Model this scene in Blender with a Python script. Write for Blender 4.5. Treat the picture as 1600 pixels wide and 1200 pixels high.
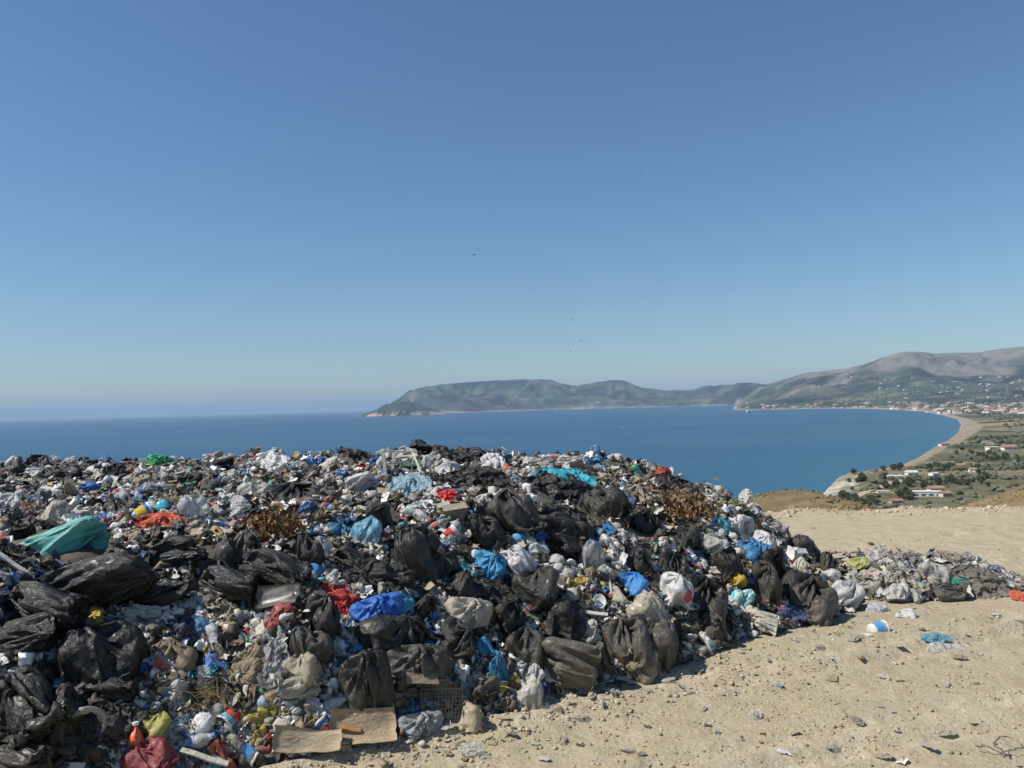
import bpy, bmesh, math, random
import numpy as np
from mathutils import Vector, Matrix, Quaternion, noise as mnoise

for o in list(bpy.data.objects):
    bpy.data.objects.remove(o)
sc = bpy.context.scene
COL = sc.collection
RNG = np.random.default_rng(11)
random.seed(5)

# ------------------------------------------------------------------ camera
EYE = np.array([0.0, 0.0, 2.8])
F = 1244.0                                   # focal length in photo pixels (1600 wide)
wup = np.array([-0.027, 1.0, 0.0277]); wup /= np.linalg.norm(wup)      # world up seen from the camera
fwd_c = np.array([0, 0, 1.0]); yh = fwd_c - wup * wup.dot(fwd_c); yh /= np.linalg.norm(yh)
xh = np.cross(yh, wup) * -1.0
if xh[0] < 0: xh = -xh
R_wc = np.stack([xh, yh, wup])               # rows: world axes in (right, up, forward)
right_w, up_w, fwd_w = R_wc[:, 0], R_wc[:, 1], R_wc[:, 2]
cam = bpy.data.cameras.new('camera'); camo = bpy.data.objects.new('camera', cam); COL.objects.link(camo)
m = Matrix.Identity(4)
for i in range(3):
    m[i][0], m[i][1], m[i][2], m[i][3] = right_w[i], up_w[i], -fwd_w[i], EYE[i]
camo.matrix_world = m
cam.sensor_width = 36.0; cam.lens = F / 1600 * 36
cam.clip_start = 0.1; cam.clip_end = 200000
sc.camera = camo

# ------------------------------------------------------------------ sky and sun
SUN_AZ, SUN_EL = math.radians(-103), math.radians(50)
world = bpy.data.worlds.new('World'); sc.world = world; world.use_nodes = True
nt = world.node_tree; bg = nt.nodes['Background']
sky = nt.nodes.new('ShaderNodeTexSky'); sky.sky_type = 'NISHITA'; sky.sun_disc = False
sky.sun_elevation = SUN_EL; sky.sun_rotation = SUN_AZ
sky.altitude = 60; sky.air_density = 1.2; sky.dust_density = 0.05; sky.ozone_density = 5.5
tint = nt.nodes.new('ShaderNodeMix'); tint.data_type = 'RGBA'; tint.blend_type = 'MULTIPLY'; tint.inputs[0].default_value = 1.0; tint.inputs[7].default_value = (.84, .96, 1.05, 1)   # white balance of the air
nt.links.new(sky.outputs[0], tint.inputs[6]); nt.links.new(tint.outputs[2], bg.inputs[0]); bg.inputs[1].default_value = 0.075
sl = bpy.data.lights.new('sun', 'SUN'); sl.energy = 4.6; sl.angle = math.radians(0.53); sl.color = (1.0, 0.95, 0.87)
so = bpy.data.objects.new('sun', sl); COL.objects.link(so)
TOSUN = Vector((math.sin(SUN_AZ) * math.cos(SUN_EL), math.cos(SUN_AZ) * math.cos(SUN_EL), math.sin(SUN_EL)))
so.rotation_euler = TOSUN.to_track_quat('Z', 'Y').to_euler()
sc.view_settings.view_transform = 'Standard'; sc.view_settings.look = 'None'
sc.view_settings.exposure = 0.35; sc.view_settings.gamma = 1.0
sc.render.engine = 'CYCLES'
cy = sc.cycles
cy.max_bounces = 6; cy.diffuse_bounces = 2; cy.glossy_bounces = 2; cy.transmission_bounces = 4
cy.transparent_max_bounces = 8; cy.volume_bounces = 0; cy.caustics_reflective = False; cy.caustics_refractive = False
cy.use_denoising = True

SEA = -60.0
# ------------------------------------------------------------------ helpers
def pdir(px, py):
    px = np.asarray(px, float); py = np.asarray(py, float)
    c = np.stack(np.broadcast_arrays((px - 800) / F, (600 - py) / F, np.ones_like(px + py)), -1)
    return c @ R_wc.T
def on_plane(px, py, z):
    d = pdir(px, py); t = (z - EYE[2]) / d[..., 2]
    return EYE + d * t[..., None]
def at_dist(px, py, D):
    d = pdir(px, py); return EYE + d * (D / d[..., 1])[..., None] if np.ndim(d) > 1 else EYE + d * (D / d[1])
def project(p):
    q = (np.asarray(p, float) - EYE) @ R_wc
    return 800 + F * q[..., 0] / q[..., 2], 600 - F * q[..., 1] / q[..., 2], q[..., 2]

_T = np.random.default_rng(77).random((256, 256))
def vnoise(x, y):
    xi = np.floor(x).astype(int); yi = np.floor(y).astype(int); fx = x - xi; fy = y - yi
    fx = fx * fx * (3 - 2 * fx); fy = fy * fy * (3 - 2 * fy)
    a = _T[xi & 255, yi & 255]; b = _T[(xi + 1) & 255, yi & 255]; c = _T[xi & 255, (yi + 1) & 255]; d = _T[(xi + 1) & 255, (yi + 1) & 255]
    return (a * (1 - fx) + b * fx) * (1 - fy) + (c * (1 - fx) + d * fx) * fy
def fbm(x, y, o=4, g=.5):
    s = 0; a = 1; t = 0
    for k in range(o):
        s = s + a * vnoise(x * 2 ** k + 17.3 * k, y * 2 ** k + 9.1 * k); t += a; a *= g
    return s / t
def sstep(a, b, x):
    t = np.clip((x - a) / (b - a), 0, 1); return t * t * (3 - 2 * t)

def mesh_np(name, V, Fc, smooth=True, mat=None, colors=None, mats=None):
    """mesh from numpy vertices and faces (quads or tris in one array)"""
    V = np.asarray(V, np.float32).reshape(-1, 3); Fc = np.asarray(Fc, np.int32); k = Fc.shape[1]
    me = bpy.data.meshes.new(name)
    me.vertices.add(len(V)); me.vertices.foreach_set('co', V.ravel())
    me.loops.add(Fc.size); me.loops.foreach_set('vertex_index', Fc.ravel())
    me.polygons.add(len(Fc)); me.polygons.foreach_set('loop_start', np.arange(len(Fc), dtype=np.int32) * k)
    try: me.polygons.foreach_set('loop_total', np.full(len(Fc), k, np.int32))
    except Exception: pass
    if smooth: me.polygons.foreach_set('use_smooth', np.ones(len(Fc), bool))
    if colors is not None:
        a = me.color_attributes.new('Col', 'FLOAT_COLOR', 'POINT'); a.data.foreach_set('color', np.asarray(colors, np.float32).ravel())
    if mats is not None: me.polygons.foreach_set('material_index', np.asarray(mats, np.int32))
    if mat is not None:
        for q in (mat if isinstance(mat, (list, tuple)) else [mat]): me.materials.append(q)
    me.update(calc_edges=True); me.validate()
    return me
def grid_faces(nv, nu, per=False):
    idx = np.arange(nv * nu).reshape(nv, nu)
    if per: r = np.roll(idx, -1, 1); return np.stack([idx[:-1], r[:-1], r[1:], idx[1:]], -1).reshape(-1, 4)
    return np.stack([idx[:-1, :-1], idx[:-1, 1:], idx[1:, 1:], idx[1:, :-1]], -1).reshape(-1, 4)
def obj(name, me, parent=None, label=None, cat=None, group=None, kind=None, color=None):
    o = bpy.data.objects.new(name, me); COL.objects.link(o)
    if parent is not None: o.parent = parent
    if label: o['label'] = label
    if cat: o['category'] = cat
    if group: o['group'] = group
    if kind: o['kind'] = kind
    if color is not None: o.color = (*color[:3], 1.0)
    return o
class MB:
    """collects boxes, tubes and lathes into one mesh"""
    def __init__(s): s.v = []; s.f = []
    def add(s, V, Fc):
        b = len(s.v); s.v += [tuple(p) for p in V]; s.f += [tuple(int(i) + b for i in q) for q in Fc]; return s
    def box(s, c, d, M=None, jit=0):
        P = np.array([[x, y, z] for x in (-.5, .5) for y in (-.5, .5) for z in (-.5, .5)]) * np.array(d)
        if jit: P = P + RNG.normal(0, jit, P.shape)
        if M is not None: P = P @ np.array(M.to_3x3()).T
        return s.add(P + np.array(c), [(0, 1, 3, 2), (4, 6, 7, 5), (0, 4, 5, 1), (2, 3, 7, 6), (0, 2, 6, 4), (1, 5, 7, 3)])
    def tube(s, pts, r, n=6, caps=True):
        pts = [Vector(p) for p in pts]; rs = r if isinstance(r, (list, tuple)) else [r] * len(pts); V = []; Fc = []
        for i, p in enumerate(pts):
            t = (pts[min(i + 1, len(pts) - 1)] - pts[max(i - 1, 0)]).normalized()
            a = t.orthogonal().normalized() if i == 0 else (a - t * a.dot(t)).normalized()
            b = t.cross(a)
            for k in range(n):
                q = 2 * math.pi * k / n; V.append(p + (a * math.cos(q) + b * math.sin(q)) * rs[i])
        for i in range(len(pts) - 1):
            for k in range(n): Fc.append((i * n + k, i * n + (k + 1) % n, (i + 1) * n + (k + 1) % n, (i + 1) * n + k))
        if caps: Fc.append(tuple(range(n))[::-1]); Fc.append(tuple((len(pts) - 1) * n + k for k in range(n)))
        return s.add(V, Fc)
    def lathe(s, prof, n=16, squash=1.0, cap0=True, cap1=True):
        V = []; Fc = []
        for r, z in prof:
            for k in range(n): q = 2 * math.pi * k / n; V.append((r * math.cos(q), r * math.sin(q) * squash, z))
        for i in range(len(prof) - 1):
            for k in range(n): Fc.append((i * n + k, i * n + (k + 1) % n, (i + 1) * n + (k + 1) % n, (i + 1) * n + k))
        if cap0: Fc.append(tuple(range(n))[::-1])
        if cap1: Fc.append(tuple((len(prof) - 1) * n + k for k in range(n)))
        return s.add(V, Fc)
    def mesh(s, name, mat, smooth=False, jit=0.0, seed=0):
        V = s.v
        if jit:
            V = [tuple(Vector(p) + mnoise.noise_vector(Vector(p) * 9 + Vector((seed, seed * .7, 0))) * jit) for p in V]
        me = bpy.data.meshes.new(name); me.from_pydata(V, [], s.f); me.materials.append(mat)
        if smooth: me.polygons.foreach_set('use_smooth', [True] * len(me.polygons))
        me.update(); return me

# ------------------------------------------------------------------ materials
def new_mat(name):
    mt = bpy.data.materials.new(name); mt.use_nodes = True
    n = mt.node_tree.nodes; return mt, n, mt.node_tree.links, n['Principled BSDF'], n['Material Output']
def N(nodes, t, **kw):
    n = nodes.new(t)
    for k, v in kw.items():
        if k in n.inputs: n.inputs[k].default_value = v
        else: setattr(n, k, v)
    return n
def mixc(nodes, links, fac, a, b):
    n = nodes.new('ShaderNodeMix'); n.data_type = 'RGBA'
    for s, v in ((n.inputs[0], fac), (n.inputs[6], a), (n.inputs[7], b)):
        if hasattr(v, 'is_linked') or hasattr(v, 'links'): links.new(v, s)
        elif isinstance(v, (int, float)): s.default_value = v
        else: s.default_value = (*v[:3], 1)
    return n.outputs[2]
def ramp(nodes, links, src, stops):
    n = nodes.new('ShaderNodeValToRGB'); e = n.color_ramp.elements
    while len(e) < len(stops): e.new(.5)
    for k, (p, c) in enumerate(stops):
        e[k].position = p; e[k].color = (c, c, c, 1) if isinstance(c, (int, float)) else (*c, 1)
    links.new(src, n.inputs[0]); return n.outputs[0]
DUST = (0.37, 0.31, 0.22)
def trash_mat(name, rough=.4, dust=.4, bump=.35, transl=0.0, clear=0.0, source='object', metal=0.0, spec=.5, scale=14, low_dust=True):
    """one procedural surface for a kind of refuse: its colour comes from the object (or piece), with wrinkles and settled dust"""
    mt, n, L, b, out = new_mat(name)
    if source == 'object': c = N(n, 'ShaderNodeObjectInfo'); col = c.outputs['Color']; rnd = c.outputs['Random']
    else:
        c = N(n, 'ShaderNodeVertexColor', layer_name='Col'); col = c.outputs['Color']; rnd = None
    tc = N(n, 'ShaderNodeTexCoord'); geo = N(n, 'ShaderNodeNewGeometry')
    vec = tc.outputs['Object'] if source == 'object' else geo.outputs['Position']
    if rnd is not None:
        ad = N(n, 'ShaderNodeVectorMath', operation='ADD'); L.new(vec, ad.inputs[0])
        mu = N(n, 'ShaderNodeMath', operation='MULTIPLY'); L.new(rnd, mu.inputs[0]); mu.inputs[1].default_value = 37.0
        L.new(mu.outputs[0], ad.inputs[1]); vec = ad.outputs[0]
    n1 = N(n, 'ShaderNodeTexNoise', Scale=scale, Detail=5.0, Roughness=.62, Distortion=1.2); L.new(vec, n1.inputs['Vector'])
    v1 = N(n, 'ShaderNodeTexVoronoi', feature='DISTANCE_TO_EDGE', Scale=scale * .6)
    wp = N(n, 'ShaderNodeVectorMath', operation='MULTIPLY_ADD'); L.new(n1.outputs['Color'], wp.inputs[0]); wp.inputs[1].default_value = (.16, .16, .16); L.new(vec, wp.inputs[2])
    L.new(wp.outputs[0], v1.inputs['Vector'])
    cr = ramp(n, L, v1.outputs['Distance'], [(0, 0.0), (.22, 1.0)])
    bm1 = N(n, 'ShaderNodeBump', Strength=bump, Distance=.02); L.new(cr, bm1.inputs['Height'])
    bm2 = N(n, 'ShaderNodeBump', Strength=bump * .8, Distance=.02); L.new(n1.outputs['Fac'], bm2.inputs['Height']); L.new(bm1.outputs[0], bm2.inputs['Normal'])
    L.new(bm2.outputs[0], b.inputs['Normal'])
    # dust and dirt: patches of their own shape, thicker on what lies near the ground
    n2 = N(n, 'ShaderNodeTexNoise', Scale=scale * .33, Detail=6.0, Roughness=.7); L.new(vec, n2.inputs['Vector'])
    dm = ramp(n, L, n2.outputs['Fac'], [(.38, 0.0), (.72, 1.0)])
    fac = N(n, 'ShaderNodeMath', operation='MULTIPLY'); L.new(dm, fac.inputs[0]); fac.inputs[1].default_value = dust
    fo = fac.outputs[0]
    if low_dust:
        sp = N(n, 'ShaderNodeSeparateXYZ'); L.new(geo.outputs['Position'], sp.inputs[0])
        mr = N(n, 'ShaderNodeMapRange'); L.new(sp.outputs[2], mr.inputs[0]); mr.inputs[1].default_value = .05; mr.inputs[2].default_value = .75; mr.inputs[3].default_value = .30; mr.inputs[4].default_value = 0.0
        a2 = N(n, 'ShaderNodeMath', operation='MULTIPLY'); L.new(mr.outputs[0], a2.inputs[0])
        dm2 = ramp(n, L, n2.outputs['Fac'], [(.25, .25), (.65, 1.0)]); L.new(dm2, a2.inputs[1])
        a3 = N(n, 'ShaderNodeMath', operation='MAXIMUM'); L.new(fo, a3.inputs[0]); L.new(a2.outputs[0], a3.inputs[1]); fo = a3.outputs[0]
    base = mixc(n, L, fo, col, DUST)
    L.new(base, b.inputs['Base Color'])
    rg = N(n, 'ShaderNodeMath', operation='MULTIPLY_ADD'); L.new(fo, rg.inputs[0]); rg.inputs[1].default_value = .45; rg.inputs[2].default_value = rough; rg.use_clamp = True
    L.new(rg.outputs[0], b.inputs['Roughness'])
    b.inputs['Metallic'].default_value = metal; b.inputs['Specular IOR Level'].default_value = spec
    sh = b.outputs[0]
    if transl:
        t = N(n, 'ShaderNodeBsdfTranslucent'); L.new(base, t.inputs[0]); mx = N(n, 'ShaderNodeMixShader', Fac=transl)
        L.new(sh, mx.inputs[1]); L.new(t.outputs[0], mx.inputs[2]); sh = mx.outputs[0]
    if clear:
        t = N(n, 'ShaderNodeBsdfTransparent'); mx = N(n, 'ShaderNodeMixShader')
        k = N(n, 'ShaderNodeMath', operation='MULTIPLY_ADD'); L.new(n1.outputs['Fac'], k.inputs[0]); k.inputs[1].default_value = -.8; k.inputs[2].default_value = clear + .4; k.use_clamp = True
        L.new(k.outputs[0], mx.inputs[0]); L.new(sh, mx.inputs[1]); L.new(t.outputs[0], mx.inputs[2]); sh = mx.outputs[0]
    L.new(sh, out.inputs[0])
    return mt
M_BLACK = trash_mat('black_bin_bag_film', rough=.37, dust=.13, bump=.42, scale=13, spec=.42)
M_FILM = trash_mat('carrier_bag_film', rough=.38, dust=.24, bump=.34, transl=.3, scale=11)
M_CLEAR = trash_mat('clear_plastic_film', rough=.2, dust=.25, bump=.35, clear=.45, scale=9)
M_CLOTH = trash_mat('cloth', rough=.9, dust=.35, bump=.5, spec=.15)
M_PAPER = trash_mat('card_and_paper', rough=.85, dust=.42, bump=.4, spec=.2, scale=9)
M_HARD = trash_mat('hard_plastic', rough=.35, dust=.3, bump=.06)
M_METAL = trash_mat('tin', rough=.28, dust=.15, bump=.3, metal=.9, scale=20)
M_WOOD = trash_mat('old_wood', rough=.8, dust=.35, bump=.25, spec=.2)
M_PET = trash_mat('clear_bottle_plastic', rough=.15, dust=.3, bump=.2, clear=.45)
M_STUFF = trash_mat('mixed_litter', rough=.5, dust=.3, bump=.25, source='attr', transl=.12, scale=22)

# ------------------------------------------------------------------ heap and plateau shape
foot_px = [(-260, 1420), (60, 1290), (220, 1235), (360, 1200), (470, 1188), (560, 1168), (640, 1146), (700, 1128), (760, 1110), (800, 1108), (860, 1084), (940, 1068),
           (1000, 1058), (1085, 1032), (1150, 1002), (1215, 990), (1300, 966), (1345, 946)]
foot = [tuple(on_plane(a, b, 0.0)[:2]) for a, b in foot_px]
foot += [(5.15, 12.4), (5.15, 14.0), (4.95, 15.6), (4.6, 17.3), (4.1, 19.0), (3.0, 20.3), (0, 20.8), (-8, 21.2), (-30, 21.5), (-30, 2.0)]
foot = np.array(foot)
def sdist(P, poly):
    """distance to a closed polygon, positive inside"""
    d = np.full(P.shape[:-1], 1e9); ins = np.zeros(P.shape[:-1], bool); n = len(poly)
    for i in range(n):
        a = poly[i]; b = poly[(i + 1) % n]; e = b - a; w = P - a
        t = np.clip((w * e).sum(-1) / (e @ e), 0, 1); q = w - t[..., None] * e
        d = np.minimum(d, (q * q).sum(-1))
        c = ((a[1] <= P[..., 1]) != (b[1] <= P[..., 1]))
        xx = a[0] + (P[..., 1] - a[1]) / (e[1] if abs(e[1]) > 1e-9 else 1e-9) * e[0]
        ins ^= c & (P[..., 0] < xx)
    return np.where(ins, 1, -1) * np.sqrt(d)
GX = np.arange(-18, 17.01, .05); GY = np.arange(1.5, 23.5, .05)
gx, gy = np.meshgrid(GX, GY)
sd = sdist(np.stack([gx, gy], -1), foot) + .25 * (fbm(gx * 1.3, gy * 1.3, 3) - .5)
tt = np.clip(sd / 2.5, 0, 1)
HT = 1.62 + .013 * (gy - 8) + .2 * (fbm(gx * .45 + 3, gy * .45, 3) - .5)
heap = HT * (1 - (1 - tt) ** 2)
heap *= 1 - .12 * sstep(-1.0, 2.5, gx) - .2 * sstep(2.2, 4.5, gx)
# the low spill of dusty refuse to the right
m2 = np.sqrt(((gx - 5.6) / 1.85) ** 2 + ((gy - 12.0) / 1.0) ** 2) + .35 * (fbm(gx * 1.7 + 9, gy * 1.7, 3) - .5)
heap2 = .44 * np.clip(1 - m2 ** 2, 0, 1) ** .8
HEAPMASK = np.maximum(np.where(sd > 0, heap, 0), heap2)
lump = .30 * (fbm(gx * 1.5, gy * 1.5, 2) - .5) + .22 * (fbm(gx * 4.1, gy * 4.1, 3) - .5)
HEAP = np.where(HEAPMASK > 0, HEAPMASK + lump * np.clip(HEAPMASK / .6, 0, 1), -.25)
def bil(A, x, y):
    fx = np.clip((np.asarray(x, float) - GX[0]) / .05, 0, len(GX) - 1.001); fy = np.clip((np.asarray(y, float) - GY[0]) / .05, 0, len(GY) - 1.001)
    i = fx.astype(int); j = fy.astype(int); u = fx - i; v = fy - j
    return (A[j, i] * (1 - u) + A[j, i + 1] * u) * (1 - v) + (A[j + 1, i] * (1 - u) + A[j + 1, i + 1] * u) * v
RUTS = ((0.0, .06), (.34, .04), (1.75, .06), (2.1, .04), (4.2, .05), (4.5, .04), (5.9, .05))
def rut_line(x, off): return 5.3 + off * (1 + .04 * x) + .40 * x - .010 * x * x + .12 * np.sin(x * .7 + off)
def track_mask(x, y):
    m_ = 0
    for off, dep in RUTS: m_ = np.maximum(m_, np.exp(-((y - rut_line(x, off)) / .2) ** 4))
    return m_
def ground_z(x, y):
    z = .05 * (fbm(x * .35, y * .35, 3) - .5) + .05 * (fbm(x * 1.6 + 4, y * 1.6, 3) - .5)
    # tyre ruts sweeping across the foreground
    for off, dep in RUTS:
        c = rut_line(x, off)
        w = np.abs(y - c); z = z + dep * .10 * np.sin((x + y * .4) * 38) * np.exp(-(w / .13) ** 4); z = z - dep * np.exp(-(w / .13) ** 2) + dep * .6 * np.exp(-((w - .24) / .09) ** 2)
    # churned band along the foot of the heap, rubble lip at the plateau's edge
    edge = 19.3 + .5 * (fbm(x * .4, x * 0 + 3, 3) - .5) + 5 * sstep(4.0, 1.5, x)
    z = z + .26 * np.exp(-((y - edge) / .4) ** 2) * (fbm(x * 1.6, y * .8, 4) - .3)
    z = z - np.clip(y - edge - .3, 0, 99) * .34
    return z
SURF = np.maximum(HEAP, ground_z(gx, gy))
def surf_z(x, y): return bil(SURF, x, y)
def hit(px, py, tmax=32.0):
    """where the line of sight through these pixels meets the heap or the plateau"""
    px = np.atleast_1d(np.asarray(px, float)); py = np.atleast_1d(np.asarray(py, float)); d = pdir(px, py)
    t = np.full(len(px), 3.0); done = np.zeros(len(px), bool); prev = t.copy()
    while True:
        p = EYE + d * t[:, None]; below = p[:, 2] < surf_z(p[:, 0], p[:, 1])
        done |= below
        if done.all() or (t[~done].min() > tmax): break
        prev = np.where(done, prev, t); t = np.where(done, t, t + .05)
    lo, hi = prev, t
    for k in range(7):
        mid = .5 * (lo + hi); p = EYE + d * mid[:, None]; b = p[:, 2] < surf_z(p[:, 0], p[:, 1])
        hi = np.where(b, mid, hi); lo = np.where(b, lo, mid)
    p = EYE + d * hi[:, None]
    return p, done, (p - EYE) @ fwd_w
def slope_normal(x, y, e=.22):
    a = (surf_z(x + e, y) - surf_z(x - e, y)) / (2 * e); b = (surf_z(x, y + e) - surf_z(x, y - e)) / (2 * e)
    n = np.stack([-a, -b, np.ones_like(a)], -1); return n / np.linalg.norm(n, axis=-1, keepdims=True)


# ================================================================== landscape
# plateau of bulldozed sand
mt, n, L, b, out = new_mat('sandy_earth')
geo = N(n, 'ShaderNodeNewGeometry')
a1 = N(n, 'ShaderNodeTexNoise', Scale=.35, Detail=6.0, Roughness=.6); L.new(geo.outputs['Position'], a1.inputs['Vector'])
a2 = N(n, 'ShaderNodeTexNoise', Scale=26.0, Detail=6.0, Roughness=.7); L.new(geo.outputs['Position'], a2.inputs['Vector'])
a3 = N(n, 'ShaderNodeTexNoise', Scale=3.2, Detail=7.0, Roughness=.65); L.new(geo.outputs['Position'], a3.inputs['Vector'])
f1 = ramp(n, L, a1.outputs['Fac'], [(.35, 0.0), (.65, 1.0)])
c1 = mixc(n, L, f1, (.41, .342, .235), (.385, .345, .235))
f3 = ramp(n, L, a3.outputs['Fac'], [(.42, 0.0), (.7, 1.0)])
tv = N(n, 'ShaderNodeVertexColor', layer_name='Col'); c1b = mixc(n, L, tv.outputs['Color'], c1, (.48, .415, .295)); c2 = mixc(n, L, f3, c1b, (.37, .295, .19))
f2 = ramp(n, L, a2.outputs['Fac'], [(.3, .8), (.7, 1.12)])
mm = N(n, 'ShaderNodeMix', data_type='RGBA', blend_type='MULTIPLY'); mm.inputs[0].default_value = 1.0
L.new(c2, mm.inputs[6]); L.new(f2, mm.inputs[7]); L.new(mm.outputs[2], b.inputs['Base Color'])
b.inputs['Roughness'].default_value = .95; b.inputs['Specular IOR Level'].default_value = .15
bp = N(n, 'ShaderNodeBump', Strength=.35, Distance=.03); L.new(a2.outputs['Fac'], bp.inputs['Height'])
bp2 = N(n, 'ShaderNodeBump', Strength=.6, Distance=.12); L.new(a3.outputs['Fac'], bp2.inputs['Height']); L.new(bp.outputs[0], bp2.inputs['Normal'])
L.new(bp2.outputs[0], b.inputs['Normal'])
M_SAND = mt
ys = np.exp(np.linspace(math.log(2.6), math.log(32), 300)); xs = np.linspace(-1.15, 1.05, 330)
Y, X = np.meshgrid(ys, xs, indexing='ij'); X = X * Y
Z = ground_z(X, Y) + .02 * (fbm(X * 7, Y * 7, 3) - .5) + .012 * (np.abs(fbm(X * 15, Y * 15, 2) - .5))
obj('plateau_ground', mesh_np('plateau_ground', np.stack([X, Y, Z], -1), grid_faces(*X.shape), True, M_SAND, np.stack([(.95 * track_mask(X, Y) * sstep(.25, .5, fbm(X * 1.2, Y * 1.2 + 5, 3))) + .35 * sstep(12, 16, Y)] * 3 + [np.ones_like(X)], -1).reshape(-1, 4)), kind='structure')
# the plateau goes on behind and beside the camera
mb = MB(); 
q = [(-30, -25), (40, -25), (40, 2.75), (-30, 2.75)]
obj('plateau_floor', mesh_np('plateau_floor', np.array([[x, y, -.06] for x, y in q]), np.array([[0, 1, 2, 3]]), False, M_SAND), kind='structure')

# shoreline of the bay: seen points laid onto the sea
sh_near = [(700, 1000), (900, 900), (1100, 845), (1200, 805), (1272, 782), (1288, 772), (1303, 756), (1312, 746), (1340, 740), (1375, 735), (1410, 728), (1432, 718), (1460, 700), (1484, 688), (1498, 676), (1503, 664), (1496, 655), (1470, 648), (1442, 643), (1402, 640), (1350, 638.5), (1300, 638), (1240, 639), (1195, 640), (1165, 641), (1148, 640)]
shore = [on_plane(a, c, SEA)[:2] for a, c in sh_near]
def polar(px, D): d = pdir(px, 640.0); return np.array([d[0] / d[1] * D, D])
far = [(1146, 5600), (1148, 7600), (1152, 9300), (1100, 9900), (1000, 10000), (900, 10000), (820, 9700), (745, 9300), (700, 9500), (640, 9200), (600, 9000), (572, 8800), (553, 8700), (556, 9600), (600, 12500), (600, 19000), (2300, 19000), (2300, 400), (2000, 250), (700, 200)]
LAND = np.array(shore + [polar(a, c) for a, c in far])
ridge_px = np.array([553, 575, 600, 625, 640, 655, 690, 740, 800, 830, 860, 880, 900, 930, 960, 975, 1000, 1020, 1040, 1080, 1100, 1140, 1160, 1200, 1230, 1260, 1300, 1320, 1360, 1400, 1430, 1480, 1530, 1560, 1600, 1700, 1900, 2300.])
ridge_y = np.array([650, 643, 637, 622, 612, 605, 600, 597, 593, 592, 593, 600, 602, 597, 593, 594, 605, 608, 610, 610, 604, 600, 599, 600, 592, 583, 579, 578, 567, 560, 554, 553, 551, 546, 541, 540, 541, 545.])
# the same silhouette smoothed between the traced points
ridge_D = np.interp(ridge_px, [553, 700, 900, 1100, 1200, 1400, 2300], [9400, 11300, 12000, 12000, 9500, 8200, 7600])
rp = at_dist(ridge_px, ridge_y, ridge_D); ridge_z = rp[:, 2]; ridge_az = rp[:, 0] / rp[:, 1]
def land_height(X, Y):
    """terrain from the foot of the plateau to the far mountains"""
    D = np.hypot(X, Y); az = X / Y
    sdl = sdist(np.stack([X, Y], -1), LAND)
    # coastal plain
    z = SEA + np.where(sdl > 0, np.minimum(1.2 + sdl * .03, 7.0) + 3.0 * np.clip(sdl / 900, 0, 1) * (fbm(X / 260, Y / 260, 3)), np.maximum(sdl * .08, -25))
    # white cliff and headland mound by the near shore
    cx, cyy = on_plane(1325, 757, SEA)[:2]
    mound = np.exp(-(((X - cx) / 40) ** 2 + ((Y - cyy) / 55) ** 2))
    z = z + 6.5 * mound * sstep(1, 16, sdl + 16 * (fbm(X / 10, Y / 10, 4) - .5)) * (.2 + 1.5 * fbm(X / 13, Y / 13, 4))
    # far hills and mountains
    rz = np.interp(az, ridge_az, ridge_z); rD = np.interp(az, ridge_az, np.hypot(rp[:, 0], rp[:, 1]))
    rise = np.clip(sdl / np.maximum(np.minimum(rD, 3800) * .0 + 1, 1), 0, 1e9)
    d0 = np.interp(az, [polar(a, 1)[0] for a in (553, 1148, 1152, 1300, 1400, 1500, 1600, 1900)], [8800, 9400, 4900, 5000, 4900, 4800, 4600, 4300])
    t = (D - d0) / (rD - d0)
    up = np.where(t < 1, sstep(0, 1.0, t) ** 1.15 if np.isscalar(t) else np.clip(sstep(-.05, 1.02, t), 0, 1) ** 1.25, 1 - .55 * np.clip(t - 1, 0, 1.6))
    relief = 1 + .62 * (fbm(X / 900 + 5, Y / 900, 5) - .5) * np.clip(4 * t * (1 - t), 0, 1) * 1.6
    gul = np.abs(fbm(X / 520 + 2, Y / 520, 4) - .5) * 2
    hz = SEA + (rz - SEA) * up * relief * (1 - np.where(az > polar(1230, 1)[0], .15, .34) * (1 - sstep(0, .22, gul)) * np.clip(5 * t * (1 - t), 0, 1)) + 34 * (fbm(X / 330, Y / 330, 4) - .5) * np.clip(t * 3, 0, 1) + 9 * (fbm(X / 90, Y / 90, 3) - .5) * np.clip(t * 3, 0, 1)
    z = np.where((t > 0) & (sdl > 0), np.maximum(z, hz * (cf := np.clip(sdl / np.where(D > 8000, 260, 600), 0, 1) ** .8) + z * (1 - cf)), z)
    # slope under the plateau and the two dry knolls in front of the plain
    base = np.minimum(-2.0 - (D - 24) * .20, 999)
    k1 = on_plane(1238, 776, -8.6)
    kn = 8.9 * np.exp(-(((X - 33.5) / 13) ** 2 + ((Y - 98) / 30) ** 2)) + 27 * np.exp(-(((X - 128) / 56) ** 2 + ((Y - 140) / 36) ** 2))
    near = base + kn + .9 * (fbm(X / 9, Y / 9, 4) - .5) * np.clip((D - 30) / 40, 0, 1)
    return np.where(D < 700, np.maximum(near, z), z), sdl, t
def polar_sheet(pxs, Ds):
    az = np.array([polar(a, 1)[0] for a in pxs]); A, DD = np.meshgrid(az, Ds)
    Yp = DD / np.sqrt(1 + A * A); return A * Yp, Yp
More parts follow.
